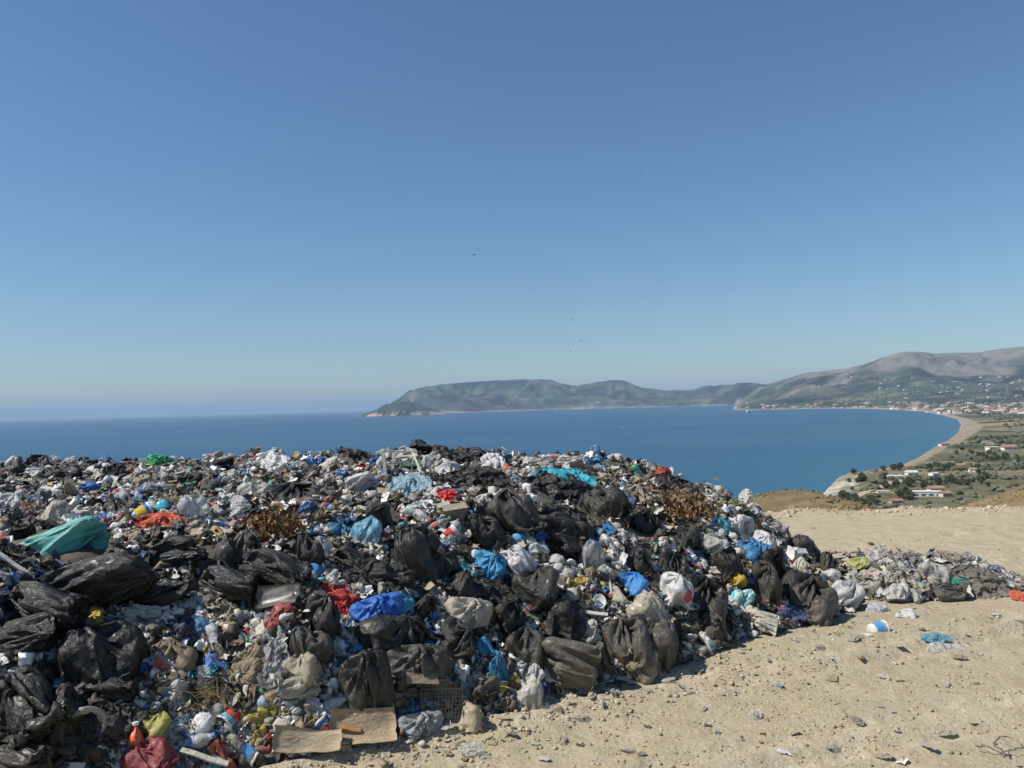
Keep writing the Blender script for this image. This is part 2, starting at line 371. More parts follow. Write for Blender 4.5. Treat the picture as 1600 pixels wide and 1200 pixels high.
def land_color(X, Y, Zl, sdl, t):
    D = np.hypot(X, Y)
    n1 = fbm(X / 55, Y / 55, 4); n2 = fbm(X / 160 + 7, Y / 160, 4); n3 = fbm(X / 14, Y / 14, 3)
    green = np.array([.075, .082, .045]); olive = np.array([.19, .17, .10]); tan = np.array([.32, .26, .17]); dry = np.array([.27, .20, .115])
    # fields: cells of grass, stubble and olive groves
    cu = np.floor(X / 70 + .4 * n2 + .3 * Y / 70).astype(int); cv = np.floor(Y / 95 + .4 * n1).astype(int)
    h = _T[cu & 255, cv & 255][..., None]
    c = np.where(h < .2, green, np.where(h < .5, olive, np.where(h < .8, tan * .85, olive * .75 + green * .25)))
    c = c * (.65 + .7 * n3[..., None]) * (.8 + .4 * n1[..., None])
    w = sstep(.44, .6, n2)[..., None]; c = c * (1 - w * .35) + green * w * .35
    # beach and pale cliff
    bw = np.interp(D, [0, 700, 1100, 1700, 2400, 9000], [8, 9, 15, 36, 20, 22])
    w = (1 - sstep(bw * .8, bw * 1.15, sdl + 6 * (n3 - .5)))[..., None] * (sdl > -8)[..., None]
    c = c * (1 - w) + np.array([.31, .255, .18]) * w
    cx, cyy = on_plane(1312, 764, SEA)[:2]
    w = np.exp(-(((X - cx + 8) / 24) ** 2 + ((Y - cyy + 14) / 28) ** 2)) * (1 - sstep(8, 26, sdl + 30 * (fbm(X / 11, Y / 11, 4) - .5))); w = (np.clip(w * 3.0, 0, 1) * (.25 + .75 * sstep(.40, .54, fbm(X / 6, Y / 6, 4))))[..., None]
    c = c * (1 - w) + np.array([.55, .49, .41]) * w
    # hills: scrub and woods below, bare limestone above on the right
    hw = sstep(0.0, .12, t)[..., None]
    n4 = fbm(X / 240 + 1, Y / 240, 5); hill = np.array([.040, .054, .031]) * (.35 + 1.3 * sstep(.3, .7, n4)[..., None]) + np.array([.09, .07, .04]) * sstep(.5, .75, n2)[..., None]
    az = X / Y
    bare = sstep(.50, .60, t + .9 * (fbm(X / 620, Y / 620, 5) - .5) + .35 * (az - polar(1480, 1)[0])) * sstep(polar(1190, 1)[0], polar(1290, 1)[0], az + .05 * (n2 - .5)) * (.55 + .45 * sstep(.3, .6, n1))
    bare = bare[..., None]
    hill = hill * (1 - bare) + (np.array([.205, .178, .142]) * (.65 + .7 * n2[..., None])) * bare
    c = c * (1 - hw) + hill * hw
    # reddish sea cliffs at the far shore
    w = ((1 - sstep(15, 90, sdl)) * (D > 3500))[..., None] * (.3 + .7 * sstep(.4, .7, n1))[..., None] * .8
    c = c * (1 - w) + np.array([.45, .36, .28]) * w
    # dry knolls near by
    w = (1 - sstep(300, 370, D))[..., None]
    kd = dry * (.7 + .6 * fbm(X / 3, Y / 3, 4)[..., None]); g = sstep(.55, .7, fbm(X / 12 + 3, Y / 12, 4))[..., None]
    kd = kd * (1 - .4 * g) + np.array([.10, .10, .045]) * .4 * g
    c = c * (1 - w) + kd * w
    return np.concatenate([np.clip(c, .01, .9), np.ones(c.shape[:-1] + (1,))], -1)
mt, n, L, b, out = new_mat('land_cover')
vc = N(n, 'ShaderNodeVertexColor', layer_name='Col'); geo = N(n, 'ShaderNodeNewGeometry')
t1 = N(n, 'ShaderNodeTexNoise', Scale=.11, Detail=8.0, Roughness=.7); L.new(geo.outputs['Position'], t1.inputs['Vector'])
rr = ramp(n, L, t1.outputs['Fac'], [(.3, .55), (.7, 1.4)])
mm = N(n, 'ShaderNodeMix', data_type='RGBA', blend_type='MULTIPLY'); mm.inputs[0].default_value = 1.0
L.new(vc.outputs[0], mm.inputs[6]); L.new(rr, mm.inputs[7]); L.new(mm.outputs[2], b.inputs['Base Color'])
b.inputs['Roughness'].default_value = .95; b.inputs['Specular IOR Level'].default_value = .1
bp = N(n, 'ShaderNodeBump', Strength=.8, Distance=4.0); L.new(t1.outputs['Fac'], bp.inputs['Height']); L.new(bp.outputs[0], b.inputs['Normal'])
M_LAND = mt
def land(name, pxs, Ds):
    Xl, Yl = polar_sheet(pxs, Ds); Zl, sdl, t = land_height(Xl, Yl)
    return obj(name, mesh_np(name, np.stack([Xl, Yl, Zl], -1), grid_faces(*Xl.shape), True, M_LAND, land_color(Xl, Yl, Zl, sdl, t).reshape(-1, 4)), kind='structure')
land('dry_hillside', np.arange(880, 2050, 5.0), np.exp(np.linspace(math.log(24), math.log(330), 110)))
land('coastal_plain', np.concatenate([np.arange(900, 1240, 12.0), np.arange(1240, 1640, 2.5), np.arange(1640, 2060, 12.0)]), np.exp(np.linspace(math.log(330), math.log(4200), 400)))
land('mountain', np.concatenate([np.arange(1140, 1640, 2.5), np.arange(1640, 2060, 12.0)]), np.exp(np.linspace(math.log(4200), math.log(13000), 120)))
land('headland', np.arange(545, 1142, 2.5), np.exp(np.linspace(math.log(8300), math.log(15000), 90)))
# sea
mt, n, L, b, out = new_mat('sea_water')
geo = N(n, 'ShaderNodeNewGeometry')
w1 = N(n, 'ShaderNodeTexNoise', Scale=.12, Detail=6.0, Roughness=.6); L.new(geo.outputs['Position'], w1.inputs['Vector'])
mp = N(n, 'ShaderNodeMapping'); mp.inputs['Scale'].default_value = (.0006, .0022, 1); L.new(geo.outputs['Position'], mp.inputs[0])
w2 = N(n, 'ShaderNodeTexNoise', Scale=1.0, Detail=5.0, Roughness=.6, Distortion=.6); L.new(mp.outputs[0], w2.inputs['Vector'])
s2 = ramp(n, L, w2.outputs['Fac'], [(.3, 0.0), (.7, 1.0)])
cc = mixc(n, L, s2, (.005, .050, .106), (.011, .072, .134)); vs = N(n, 'ShaderNodeVertexColor', layer_name='Col'); cc = mixc(n, L, vs.outputs['Color'], cc, (.035, .15, .19)); L.new(cc, b.inputs['Base Color'])
rg = N(n, 'ShaderNodeMath', operation='MULTIPLY_ADD'); L.new(s2, rg.inputs[0]); rg.inputs[1].default_value = .10; rg.inputs[2].default_value = .28; L.new(rg.outputs[0], b.inputs['Roughness'])
b.inputs['IOR'].default_value = 1.33
bp = N(n, 'ShaderNodeBump', Strength=.5, Distance=.6); L.new(w1.outputs['Fac'], bp.inputs['Height']); L.new(bp.outputs[0], b.inputs['Normal'])
S = 58000
sa = np.tan(np.radians(np.concatenate([np.linspace(-72, 0, 40), np.linspace(1, 36, 150), np.linspace(38, 72, 18)]))); A_, D_ = np.meshgrid(sa, np.exp(np.linspace(math.log(60), math.log(S), 200))); Ys = D_ / np.sqrt(1 + A_ * A_); Xs = A_ * Ys
sdw = -sdist(np.stack([Xs, Ys], -1), LAND); shal = .42 * np.exp(-np.clip(sdw, 0, 9e9) / (60 + .05 * D_)) * (D_ < 5200)
obj('sea', mesh_np('sea', np.stack([Xs, Ys, np.full_like(Xs, SEA)], -1), grid_faces(*Xs.shape), False, mt, np.stack([shal] * 3 + [np.ones_like(shal)], -1).reshape(-1, 4)), kind='structure')
# islet in front of the headland
c0 = polar(634, 7900.0); nx, ny = 90, 40
u, v = np.meshgrid(np.linspace(-1, 1, nx), np.linspace(-1, 1, ny))
Xi = c0[0] + u * 420; Yi = c0[1] + v * 260; r_ = np.sqrt(u * u + v * v) + .25 * (fbm(u * 3 + 5, v * 3, 3) - .5)
prof = np.interp(u, [-1, -.75, -.55, -.2, .1, .4, .8, 1], [.1, .35, .75, 1.0, .95, .6, .3, .1])
Zi = SEA - 10 + (14 + 128 * prof * (.75 + .5 * fbm(u * 4, v * 4, 4))) * np.clip(1 - r_ ** 4, 0, 1) ** .6
nn = fbm(u * 9, v * 9, 4); rock = ((v < -.28) & (nn > .46))[..., None] * np.clip(1.2 - (Zi[..., None] - SEA) / 34, 0, 1)
ci = np.array([.04, .052, .03]) * (1 - rock) + np.array([.50, .34, .25]) * rock
obj('islet', mesh_np('islet', np.stack([Xi, Yi, Zi], -1), grid_faces(ny, nx), True, M_LAND, np.concatenate([ci * (.7 + .6 * nn[..., None]), np.ones_like(nn)[..., None]], -1).reshape(-1, 4)), kind='structure')

# haze: the air over the bay
mt = bpy.data.materials.new('haze_air'); mt.use_nodes = True; n = mt.node_tree.nodes; n.clear()
out = n.new('ShaderNodeOutputMaterial'); pv = n.new('ShaderNodeVolumePrincipled')
pv.inputs['Color'].default_value = (.47, .665, .92, 1); pv.inputs['Density'].default_value = 5.2e-5; pv.inputs['Density Attribute'].default_value = ''
pv.inputs['Anisotropy'].default_value = 0.0
mt.node_tree.links.new(pv.outputs[0], out.inputs['Volume'])
mb = MB(); lo = np.array([-60000, -4000, -90.0]); hi = np.array([60000, 60000, 490.0]); mb.box((lo + hi) / 2, hi - lo)
hz = obj('haze', mb.mesh('haze', mt), kind='stuff', label='thin blue sea haze over the whole bay', cat='haze')

# ================================================================== the heap's body
hm = np.stack([gx, gy, HEAP - .03], -1)[::2, ::2]
hx, hy = hm[..., 0], hm[..., 1]
hc = np.where((fbm(hx * 3, hy * 3, 3) > .5)[..., None], np.array([.06, .05, .038]), np.array([.10, .082, .06])) * (.6 + .8 * fbm(hx * 9, hy * 9, 3)[..., None])
hf = grid_faces(*hx.shape); hf = hf[(HEAPMASK[::2, ::2].ravel()[hf] > 0).any(1)]
obj('refuse_heap', mesh_np('refuse_heap', hm, hf, True, M_STUFF, np.concatenate([hc, np.ones_like(hx)[..., None]], -1).reshape(-1, 4)),
    kind='stuff', label='packed body of the refuse heap under the bags', cat='heap')

# ================================================================== film bags and sheets: shapes from a small cloth solver
def con(P, A, B, Lr, k):
    a = P[A]; b = P[B]; d = b - a; l = np.sqrt((d * d).sum(-1, keepdims=True)) + 1e-9
    d *= 0.5 * k * (l - Lr) / l; P[A] = a + d; P[B] = b - d
s_ = np.s_
def sim_bag(seed, nu=52, nv=42, C=2.4, L=1.25, neck=0.84, spread=(.26, .22, .2), nsph=9, rs=(.1, .17), suck=.2, steps=30, iters=13):
    r = np.random.default_rng(seed)
    lu = C / nu; lv = L / (nv - 1); kn = int(neck * (nv - 1)); ld = np.hypot(lu, lv)
    th = np.arange(nu) / nu * 2 * np.pi; t = np.linspace(0, 1, nv); P = np.zeros((nv, nu, 3)); q = np.clip(t / neck, 0, 1)
    R = C / (2 * np.pi) * np.sin(np.pi * np.clip(.12 + .86 * q, 0, 1)) ** .6; R[kn:] = .03 + .10 * (t[kn:] - neck) / (1 - neck)
    P[..., 0] = R[:, None] * np.cos(th); P[..., 1] = R[:, None] * np.sin(th); P[..., 2] = (t * L * .62)[:, None]
    P += r.normal(0, .007, P.shape)
    S = np.stack([r.normal(0, 1, nsph) * spread[0] * .6, r.normal(0, 1, nsph) * spread[1] * .6, .14 + np.abs(r.normal(0, 1, nsph)) * spread[2]], 1)
    SR = r.uniform(*rs, nsph); S[:, 2] = np.maximum(S[:, 2], SR)
    top = np.array([r.normal(0, .07), r.normal(0, .07), (S[:, 2] + SR).max() + .05]); V = np.zeros_like(P)
    for it in range(steps):
        du = np.roll(P, -1, 1) - np.roll(P, 1, 1); dv = np.gradient(P, axis=0); nrm = np.cross(du, dv); nrm /= np.linalg.norm(nrm, axis=-1, keepdims=True) + 1e-9
        V *= .86; V[..., 2] -= .0035; V -= nrm * suck * .012; Q = P.copy(); P = P + V
        for k in range(iters):
            con(P, s_[:, 0::2], s_[:, 1::2], lu, 1)
            T = np.roll(P, -1, 1); con(T, s_[:, 0::2], s_[:, 1::2], lu, 1); P = np.roll(T, 1, 1)
            con(P, s_[0:nv - 1:2], s_[1:nv:2], lv, 1); con(P, s_[1:nv - 1:2], s_[2:nv:2], lv, 1)
            for par in (0, 1):
                mmm = (nv - par) // 2; A = s_[par:par + 2 * mmm - 1:2]; B = s_[par + 1:par + 2 * mmm:2]
                for sh in (-1, 1):
                    X_ = P[A]; Y_ = np.roll(P[B], sh, 1); d = Y_ - X_; l = np.sqrt((d * d).sum(-1, keepdims=True)) + 1e-9
                    d *= .175 * (l - ld) / l; P[A] = X_ + d; P[B] = np.roll(Y_ - d, -sh, 1)
            for o in (0, 1):
                T = np.roll(P, -o, 1); con(T, s_[:, 0:nu // 4 * 4:4], s_[:, 2:nu // 4 * 4:4], 2 * lu, .12); P = np.roll(T, o, 1)
            for c, rad in zip(S, SR):
                d = P - c; l2 = (d * d).sum(-1); w = l2 < rad * rad
                if w.any(): P[w] = c + d[w] * (rad / (np.sqrt(l2[w]) + 1e-9))[:, None]
            K = P[kn]; d = K - K.mean(0); l = np.linalg.norm(d, axis=-1, keepdims=True) + 1e-9; P[kn] = top + d * np.minimum(1, .028 / l)
            b0 = P[0]; P[0] = .5 * (b0 + b0[(-np.arange(nu)) % nu])
            low = P[..., 2] < 0; P[..., 2] = np.maximum(P[..., 2], 0); P[low, :2] = .5 * P[low, :2] + .5 * Q[low, :2]
        V = P - Q; top[2] -= .002
    return P, kn
def sim_sheet(seed, n=40, m=40, excess=(1.35, 1.2), nsph=10, rs=(.05, .14), steps=26, iters=8, spread=.4, noise=.02):
    r = np.random.default_rng(seed); u, v = np.meshgrid(np.linspace(-.5, .5, m), np.linspace(-.5, .5, n)); P = np.stack([u, v, np.full_like(u, .3)], -1)
    for k in range(10):
        a = r.uniform(0, 2 * np.pi); f = r.uniform(6, 34); P[..., 2] += noise * np.sin((u * np.cos(a) + v * np.sin(a)) * f + r.uniform(0, 6)) * r.uniform(.3, 1)
    P += r.normal(0, .004, P.shape); lu = excess[0] / (m - 1); lv = excess[1] / (n - 1); ld = np.hypot(lu, lv)
    S = np.stack([r.normal(0, spread * .5, nsph), r.normal(0, spread * .5, nsph), r.uniform(-.02, .1, nsph)], 1); SR = r.uniform(*rs, nsph)
    V = np.zeros_like(P); jit = r.uniform(0, .012, P.shape[:2])
    for it in range(steps):
        V *= .85; V[..., 2] -= .004; Q = P.copy(); P = P + V
        for k in range(iters):
            for o in (0, 1):
                mm_ = (m - o) // 2; con(P, s_[:, o:o + 2 * mm_ - 1:2], s_[:, o + 1:o + 2 * mm_:2], lu, 1)
                nn_ = (n - o) // 2; con(P, s_[o:o + 2 * nn_ - 1:2], s_[o + 1:o + 2 * nn_:2], lv, 1)
                con(P, s_[o:o + 2 * nn_ - 1:2, :-1], s_[o + 1:o + 2 * nn_:2, 1:], ld, .35); con(P, s_[o:o + 2 * nn_ - 1:2, 1:], s_[o + 1:o + 2 * nn_:2, :-1], ld, .35)
                q = (m - 2 - o) // 4; con(P, s_[:, o:o + 4 * q:4], s_[:, o + 2:o + 4 * q + 2:4], 2 * lu, .1)
                q = (n - 2 - o) // 4; con(P, s_[o:o + 4 * q:4], s_[o + 2:o + 4 * q + 2:4], 2 * lv, .1)
            for c, rad in zip(S, SR):
                d = P - c; l2 = (d * d).sum(-1); w = l2 < rad * rad
                if w.any(): P[w] = c + d[w] * (rad / (np.sqrt(l2[w]) + 1e-9))[:, None]
            fz = .035 * np.sin(P[..., 0] * 11 + seed) * np.sin(P[..., 1] * 13 + seed * 2) + .02 * np.sin(P[..., 0] * 27 + P[..., 1] * 19) + jit
            low = P[..., 2] < fz; P[..., 2] = np.maximum(P[..., 2], fz); P[low, :2] = .4 * P[low, :2] + .6 * Q[low, :2]
        V = P - Q
    return P
def upsample(P, per):
    """twice the points along both ways, on a smooth curve through the solver's points"""
    def up(A, per_):
        if per_: p0, p1, p2_, p3_ = np.roll(A, 1, 1), A, np.roll(A, -1, 1), np.roll(A, -2, 1)
        else:
            E = np.concatenate([A[:, :1], A, A[:, -1:], A[:, -1:]], 1); n_ = A.shape[1]; p0, p1, p2_, p3_ = E[:, :n_], E[:, 1:n_ + 1], E[:, 2:n_ + 2], E[:, 3:n_ + 3] if E.shape[1] >= n_ + 3 else np.concatenate([E[:, 3:], E[:, -1:]], 1)
        mid = (-p0 + 9 * p1 + 9 * p2_ - p3_) / 16; out = np.empty((A.shape[0], A.shape[1] * 2, 3)); out[:, 0::2] = A; out[:, 1::2] = mid
        return out if per_ else out[:, :-1]
    P = up(P, per); return up(P.transpose(1, 0, 2), False).transpose(1, 0, 2)
def crease(P, amp, per, seed):
    """fine sharp folds on top of the solver's shape"""
    if per: du = np.roll(P, -1, 1) - np.roll(P, 1, 1)
    else: du = np.gradient(P, axis=1)
    dv = np.gradient(P, axis=0); nrm = np.cross(du, dv); nrm /= np.linalg.norm(nrm, axis=-1, keepdims=True) + 1e-9
    r = np.random.default_rng(seed); h = 0; nv, nu = P.shape[:2]
    for k in range(9):
        w = r.normal(0, 1, 3); w *= r.uniform(8, 42) / np.linalg.norm(w); w2 = r.normal(0, 4.5, 3); w3 = r.normal(0, 3, 3)
        ph = P @ w + 1.8 * np.sin(P @ w2 + r.uniform(0, 6)); gate = np.clip(.2 + np.sin(P @ w3 + r.uniform(0, 6)), 0, 1)
        h = h + (1 - np.abs(np.sin(ph))) ** 3 * 14 / np.linalg.norm(w) * gate
    if per:                                     # pleats running to the tied neck
        th = np.arange(nu) / nu * 2 * np.pi; t = np.linspace(0, 1, nv)[:, None]
        pl = (1 - np.abs(np.sin(th[None] * 11 + 2.2 * np.sin(th[None] * 3 + seed) + 1.5 * np.sin(4 * t + seed)))) ** 2
        h = h + 1.6 * pl * np.clip((t - .25) / .6, 0, 1)
    else:
        a = r.uniform(0, 3); u, v = np.meshgrid(np.linspace(-1, 1, nu), np.linspace(-1, 1, nv)); ph = (u * np.cos(a) + v * np.sin(a)) * 17 + 2.5 * np.sin(u * 2.3 + seed) + 2 * np.sin(v * 3.1)
        h = h + 1.5 * (1 - np.abs(np.sin(ph))) ** 2 * np.clip(.35 + np.sin(u * 2 - v * 2.6 + seed), 0, 1)
    return P + nrm * (amp * (h - h.mean()))[..., None]
BAGS = []; SHEETS = []; LO = []; LOS = []
for i, kw in enumerate([dict(), dict(C=2.6, nsph=16, suck=.15, rs=(.08, .13)), dict(C=2.6, L=1.7, spread=(.42, .2, .1), neck=.8, nsph=14),
                        dict(C=2.4, nsph=22, rs=(.08, .12), suck=.25), dict(C=3.0, L=1.5, nsph=16, suck=.1), dict(C=2.9, L=1.35, spread=(.34, .2, .12), nsph=7, suck=.35)]):
    P, kn = sim_bag(i, **kw); LO.append(P[:kn + 1]); P = crease(upsample(P, True), .0125, True, i); kn *= 2; P[..., :2] -= P[:kn, :, :2].mean((0, 1)); BAGS.append((P, kn))
for i, kw in enumerate([dict(), dict(excess=(1.5, 1.1)), dict(excess=(1.4, 1.4), nsph=24, rs=(.03, .08)), dict(excess=(1.6, 1.02), nsph=5, rs=(.12, .2)), dict(excess=(1.42, 1.3), nsph=14, rs=(.05, .13))]):
    P = sim_sheet(i, **kw); LOS.append(P); SHEETS.append(crease(upsample(P, False), .0115, False, i + 20))
for fx, fy, fr, sd_ in ((-.75, .25, 26, 1), (.1, .85, 20, 4), (.8, -.1, 23, 7)):   # film pulled into long pleats that meet beyond one side
    u, v = np.meshgrid(np.linspace(-.5, .5, 90), np.linspace(-.5, .5, 90)); ph = np.arctan2(v - fy, u - fx); rho = np.hypot(u - fx, v - fy); wob = fbm(u * 3 + sd_, v * 3, 3)
    big = fbm(u * 1.4 + sd_ * 3, v * 1.4, 2); ph = ph + .35 * (big - .5) + .16 * (fbm(u * 5 + sd_, v * 5, 2) - .5); gate = sstep(.35, .7, fbm(u * 3.2 + 9, v * 3.2 + sd_, 2)); irr = np.sin(ph * 9.7 + sd_) + .7 * np.sin(ph * 23 + 2 * sd_)
    zf = .34 * (fbm(u * 2.2 + sd_, v * 2.2, 3) - .3) + .05 * rho * (1 - np.abs(np.sin(ph * fr * .7 + 2.4 * irr))) ** 2 * (.1 + 1.5 * gate) + .022 * (1 - np.abs(np.sin(ph * fr * 1.9 + 3 * irr))) ** 2 * rho * (1.2 - gate) - .35 * np.clip(np.hypot(u, v) - .33, 0, 1) ** 1.5
    SHEETS.append(crease(np.stack([u * (1 + .1 * wob), v, zf], -1), .004, False, sd_))
def sheet_mesh(name, P, mat, seed, ragged=.16, stride=1):
    """sheet with a torn outline"""
    P = P[::stride, ::stride]; nv, nu = P.shape[:2]; u, v = np.meshgrid(np.linspace(-1, 1, nu), np.linspace(-1, 1, nv))
    Fc = grid_faces(nv, nu); r = (np.abs(u) ** 2.3 + np.abs(v) ** 2.3) ** (1 / 2.3) + ragged * 1.5 * (fbm(u * 2.6 + seed, v * 2.6 + seed * 2, 4) - .5)
    keep = (r.ravel()[Fc] < .97).any(1); return mesh_np(name, P, Fc[keep], True, mat)
_cache = {}
def bag_meshes(i, mat):
    k = ('bag', i, mat.name)
    if k not in _cache:
        P, kn = BAGS[i]; nu = P.shape[1]
        _cache[k] = (mesh_np('bag_film', P[:kn + 1], grid_faces(kn + 1, nu, True), True, mat), mesh_np('bag_neck', P[kn:], grid_faces(len(P) - kn, nu, True), True, mat))
    return _cache[k]
def sheet_get(i, mat, seed=0):
    k = ('sheet', i, mat.name, seed % 3)
    if k not in _cache: _cache[k] = sheet_mesh('film_sheet', SHEETS[i], mat, i * 3.1 + seed % 3)
    return _cache[k]
BAGDIM = [(P[:kn].max((0, 1)) - P[:kn].min((0, 1))) for P, kn in BAGS]

# ------------------------------------------------------------------ other refuse, each kind once; unit-sized, standing along z or lying flat
def memo(k, fn):
    if k not in _cache: _cache[k] = fn()
    return _cache[k]
def bottle_mb():
    mb = MB(); prof = [(.0, 0), (.13, .0), (.155, .03), (.155, .2)]
    for k in range(6): z = .22 + k * .06; prof += [(.155, z), (.14, z + .025), (.155, z + .05)]
    prof += [(.155, .62), (.12, .76), (.06, .88), (.055, .93)]; mb.lathe(prof, 14, .92); return mb
def build_thing(kind, mat, variant=0):
    """returns a list of (part name or None for the body, mesh)"""
    if kind == 'bottle':
        cap = MB(); cap.lathe([(.066, .925), (.066, .99), (.05, 1.0)], 10); lab = MB(); lab.lathe([(.158, .30), (.158, .52)], 14, .92, False, False)
        return [(None, memo('bt' + mat.name, lambda: bottle_mb().mesh('bottle', mat, True, .03))), ('cap', memo('cap', lambda: cap.mesh('cap', M_HARD))), ('paper_label', memo('lab', lambda: lab.mesh('paper_label', M_PAPER, True, .03)))]
    if kind == 'can':
        mb = MB(); mb.lathe([(.26, 0), (.3, .03), (.3, .2), (.285, .24), (.3, .28), (.285, .5), (.3, .75), (.3, .95), (.26, 1.0)], 16); rim = MB(); rim.lathe([(.27, .985), (.275, 1.02), (.24, 1.02), (.235, .99)], 16)
        return [(None, memo('can' + mat.name, lambda: mb.mesh('can', mat, True, .06))), ('rim', memo('canrim', lambda: rim.mesh('rim', M_METAL, True)))]
    if kind == 'tub':
        mb = MB(); mb.lathe([(.0, .02), (.36, .0), (.4, .04), (.46, .9), (.44, .9), (.39, .06), (.0, .05)], 20, 1, False, False); rim = MB(); rim.lathe([(.455, .86), (.50, .88), (.50, .96), (.45, .97), (.44, .9)], 20, 1, False, False)
        band = MB(); band.lathe([(.432, .22), (.468, .72)], 20, 1, False, False)
        return [(None, memo('tub', lambda: mb.mesh('tub', mat, True, .04))), ('rim', memo('tubrim', lambda: rim.mesh('rim', mat, True, .04))), ('printed_band', memo('tubband', lambda: band.mesh('printed_band', M_PAPER, True, .03)))]
    if kind == 'lid':
        mb = MB(); mb.lathe([(.0, .0), (.42, .0), (.5, .05), (.5, .12), (.46, .12), (.40, .06), (.0, .05)], 22, 1, False, False); return [(None, memo('lid', lambda: mb.mesh('lid', mat, True, .03)))]
    if kind == 'box':
        def bx():
            b_ = bmesh.new(); bmesh.ops.create_cube(b_, size=1.0); bmesh.ops.subdivide_edges(b_, edges=b_.edges[:], cuts=3, use_grid_fill=True)
            r = random.Random(variant)
            for v in b_.verts: v.co += mnoise.noise_vector(v.co * 1.9 + Vector((variant * 5, 0, 0))) * .22
            topf = [f for f in b_.faces if f.normal.z > .8 and f.calc_center_median().z > .35 and r.random() < .4]
            bmesh.ops.delete(b_, geom=topf, context='FACES'); me = bpy.data.meshes.new('box'); b_.to_mesh(me); me.materials.append(mat); return me
        def fl():
            mb = MB(); M_ = Matrix.Rotation(.5, 4, 'X'); mb.box((0, -.68, .56), (.92, .42, .015), M_); return mb.mesh('flap', mat, False, .04)
        return [(None, memo('box%d' % variant + mat.name, bx)), ('flap', memo('flap' + mat.name, fl))]
    if kind == 'card':
        def cd():
            u, v = np.meshgrid(np.linspace(-.5, .5, 9), np.linspace(-.5, .5, 7)); r = np.random.default_rng(variant); a = r.uniform(0, 3); z = .22 * np.abs(u * np.cos(a) + v * np.sin(a) - r.uniform(-.2, .2)) + .14 * (fbm(u * 3 + variant, v * 3, 3) - .5)
            w = u * (1 + .12 * (fbm(v * 4 + variant, v * 0, 2) - .5)); top = np.stack([w, v, z], -1).reshape(-1, 3); bot = top - [0, 0, .022]; f = grid_faces(7, 9); n0 = len(top)
            rimi = list(range(9)) + [9 * k + 8 for k in range(1, 7)] + [54 + k for k in range(7, -1, -1)] + [9 * k for k in range(5, 0, -1)]
            side = [(rimi[k], rimi[(k + 1) % len(rimi)], rimi[(k + 1) % len(rimi)] + n0, rimi[k] + n0) for k in range(len(rimi))]
            return mesh_np('cardboard', np.concatenate([top, bot]), np.concatenate([f, f[:, ::-1] + n0, np.array(side)]), False, mat)
        return [(None, memo('card%d' % variant + mat.name, cd))]
    if kind == 'plank':
        def pk(): mb = MB(); mb.tube([(-.5, 0, 0), (-.2, .004, .004), (.1, 0, -.003), (.5, .01, 0)], .035, 4); return mb.mesh('plank', mat)
        return [(None, memo('plank' + mat.name, pk))]
    if kind == 'stick':
        def st(): mb = MB(); mb.tube([(-.5, 0, 0), (-.2, .03, .02), (.15, -.02, .03), (.5, .05, 0)], [.02, .018, .014, .008], 5); return mb.mesh('stick', mat)
        return [(None, memo('stick' + mat.name, st))]
    if kind == 'jug':
        def jg(): mb = MB(); mb.lathe([(.0, 0), (.3, .0), (.33, .05), (.33, .6), (.25, .78), (.1, .9), (.1, 1.0)], 14, .7); return mb.mesh('jug', mat, True, .05)
        def hd(): mb = MB(); mb.tube([(.28, 0, .62), (.36, 0, .76), (.28, 0, .88), (.1, 0, .9)], .04, 6); return mb.mesh('handle', mat, True)
        cap = MB(); cap.lathe([(.115, .99), (.115, 1.07), (.09, 1.08)], 10)
        return [(None, memo('jug' + mat.name, jg)), ('handle', memo('jugh' + mat.name, hd)), ('cap', memo('jugc', lambda: cap.mesh('cap', M_HARD)))]
    if kind == 'ball':
        def bl():
            b_ = bmesh.new(); bmesh.ops.create_icosphere(b_, subdivisions=4, radius=.5)
            for v in b_.verts:
                p = v.co.copy(); k = 1 + .14 * mnoise.noise(p * 3 + Vector((variant * 9, 0, 0))) - .10 * abs(mnoise.noise(p * 7)) - .05 * abs(mnoise.noise(p * 16)); v.co = p * k
            me = bpy.data.meshes.new('crumple'); b_.to_mesh(me); me.materials.append(mat); me.polygons.foreach_set('use_smooth', [True] * len(me.polygons)); return me
        return [(None, memo('ball%d' % variant + mat.name, bl))]
    if kind == 'straw':
        def sw():
            mb = MB(); r = random.Random(variant)
            for k in range(260):
                c = Vector((r.gauss(0, .2), r.gauss(0, .2), .05 + abs(r.gauss(0, .13)))); a = r.uniform(0, 6.28); l = r.uniform(.12, .3); d = Vector((math.cos(a) * l, math.sin(a) * l, r.gauss(0, .09))); s = Vector((r.gauss(0, .04), r.gauss(0, .04), r.gauss(0, .04)))
                mb.tube([c - d, c + s, c + d], [.0028, .0036, .0016], 3, False)
            return mb.mesh('straw', mat)
        return [(None, memo('straw%d' % variant + mat.name, sw))]
    if kind == 'leaves':
        def lv():
            r = np.random.default_rng(variant); k = 1500; c = r.normal(0, 1, (k, 3)) * [.19, .19, .11]; c[:, 2] = np.abs(c[:, 2]) + .02; a = r.normal(0, 1, (k, 3)); b2 = r.normal(0, 1, (k, 3)); a /= np.linalg.norm(a, axis=1, keepdims=True); b2 -= a * (a * b2).sum(1, keepdims=True); b2 /= np.linalg.norm(b2, axis=1, keepdims=True); l = r.uniform(.02, .05, (k, 1))
            V = np.stack([c - a * l, c + b2 * l * .4 + .01, c + a * l, c - b2 * l * .4], 1).reshape(-1, 3); return mesh_np('leaves', V, np.arange(4 * k).reshape(-1, 4), False, mat)
        def core():
            mb = MB(); mb.lathe([(.0, .0), (.26, .0), (.27, .06), (.2, .12), (.1, .16), (.02, .17)], 22, .9); return mb.mesh('matted_core', mat, True, .16)
        return [(None, memo('lvc' + mat.name, core)), ('loose_leaves', memo('lv%d' % variant + mat.name, lv))]
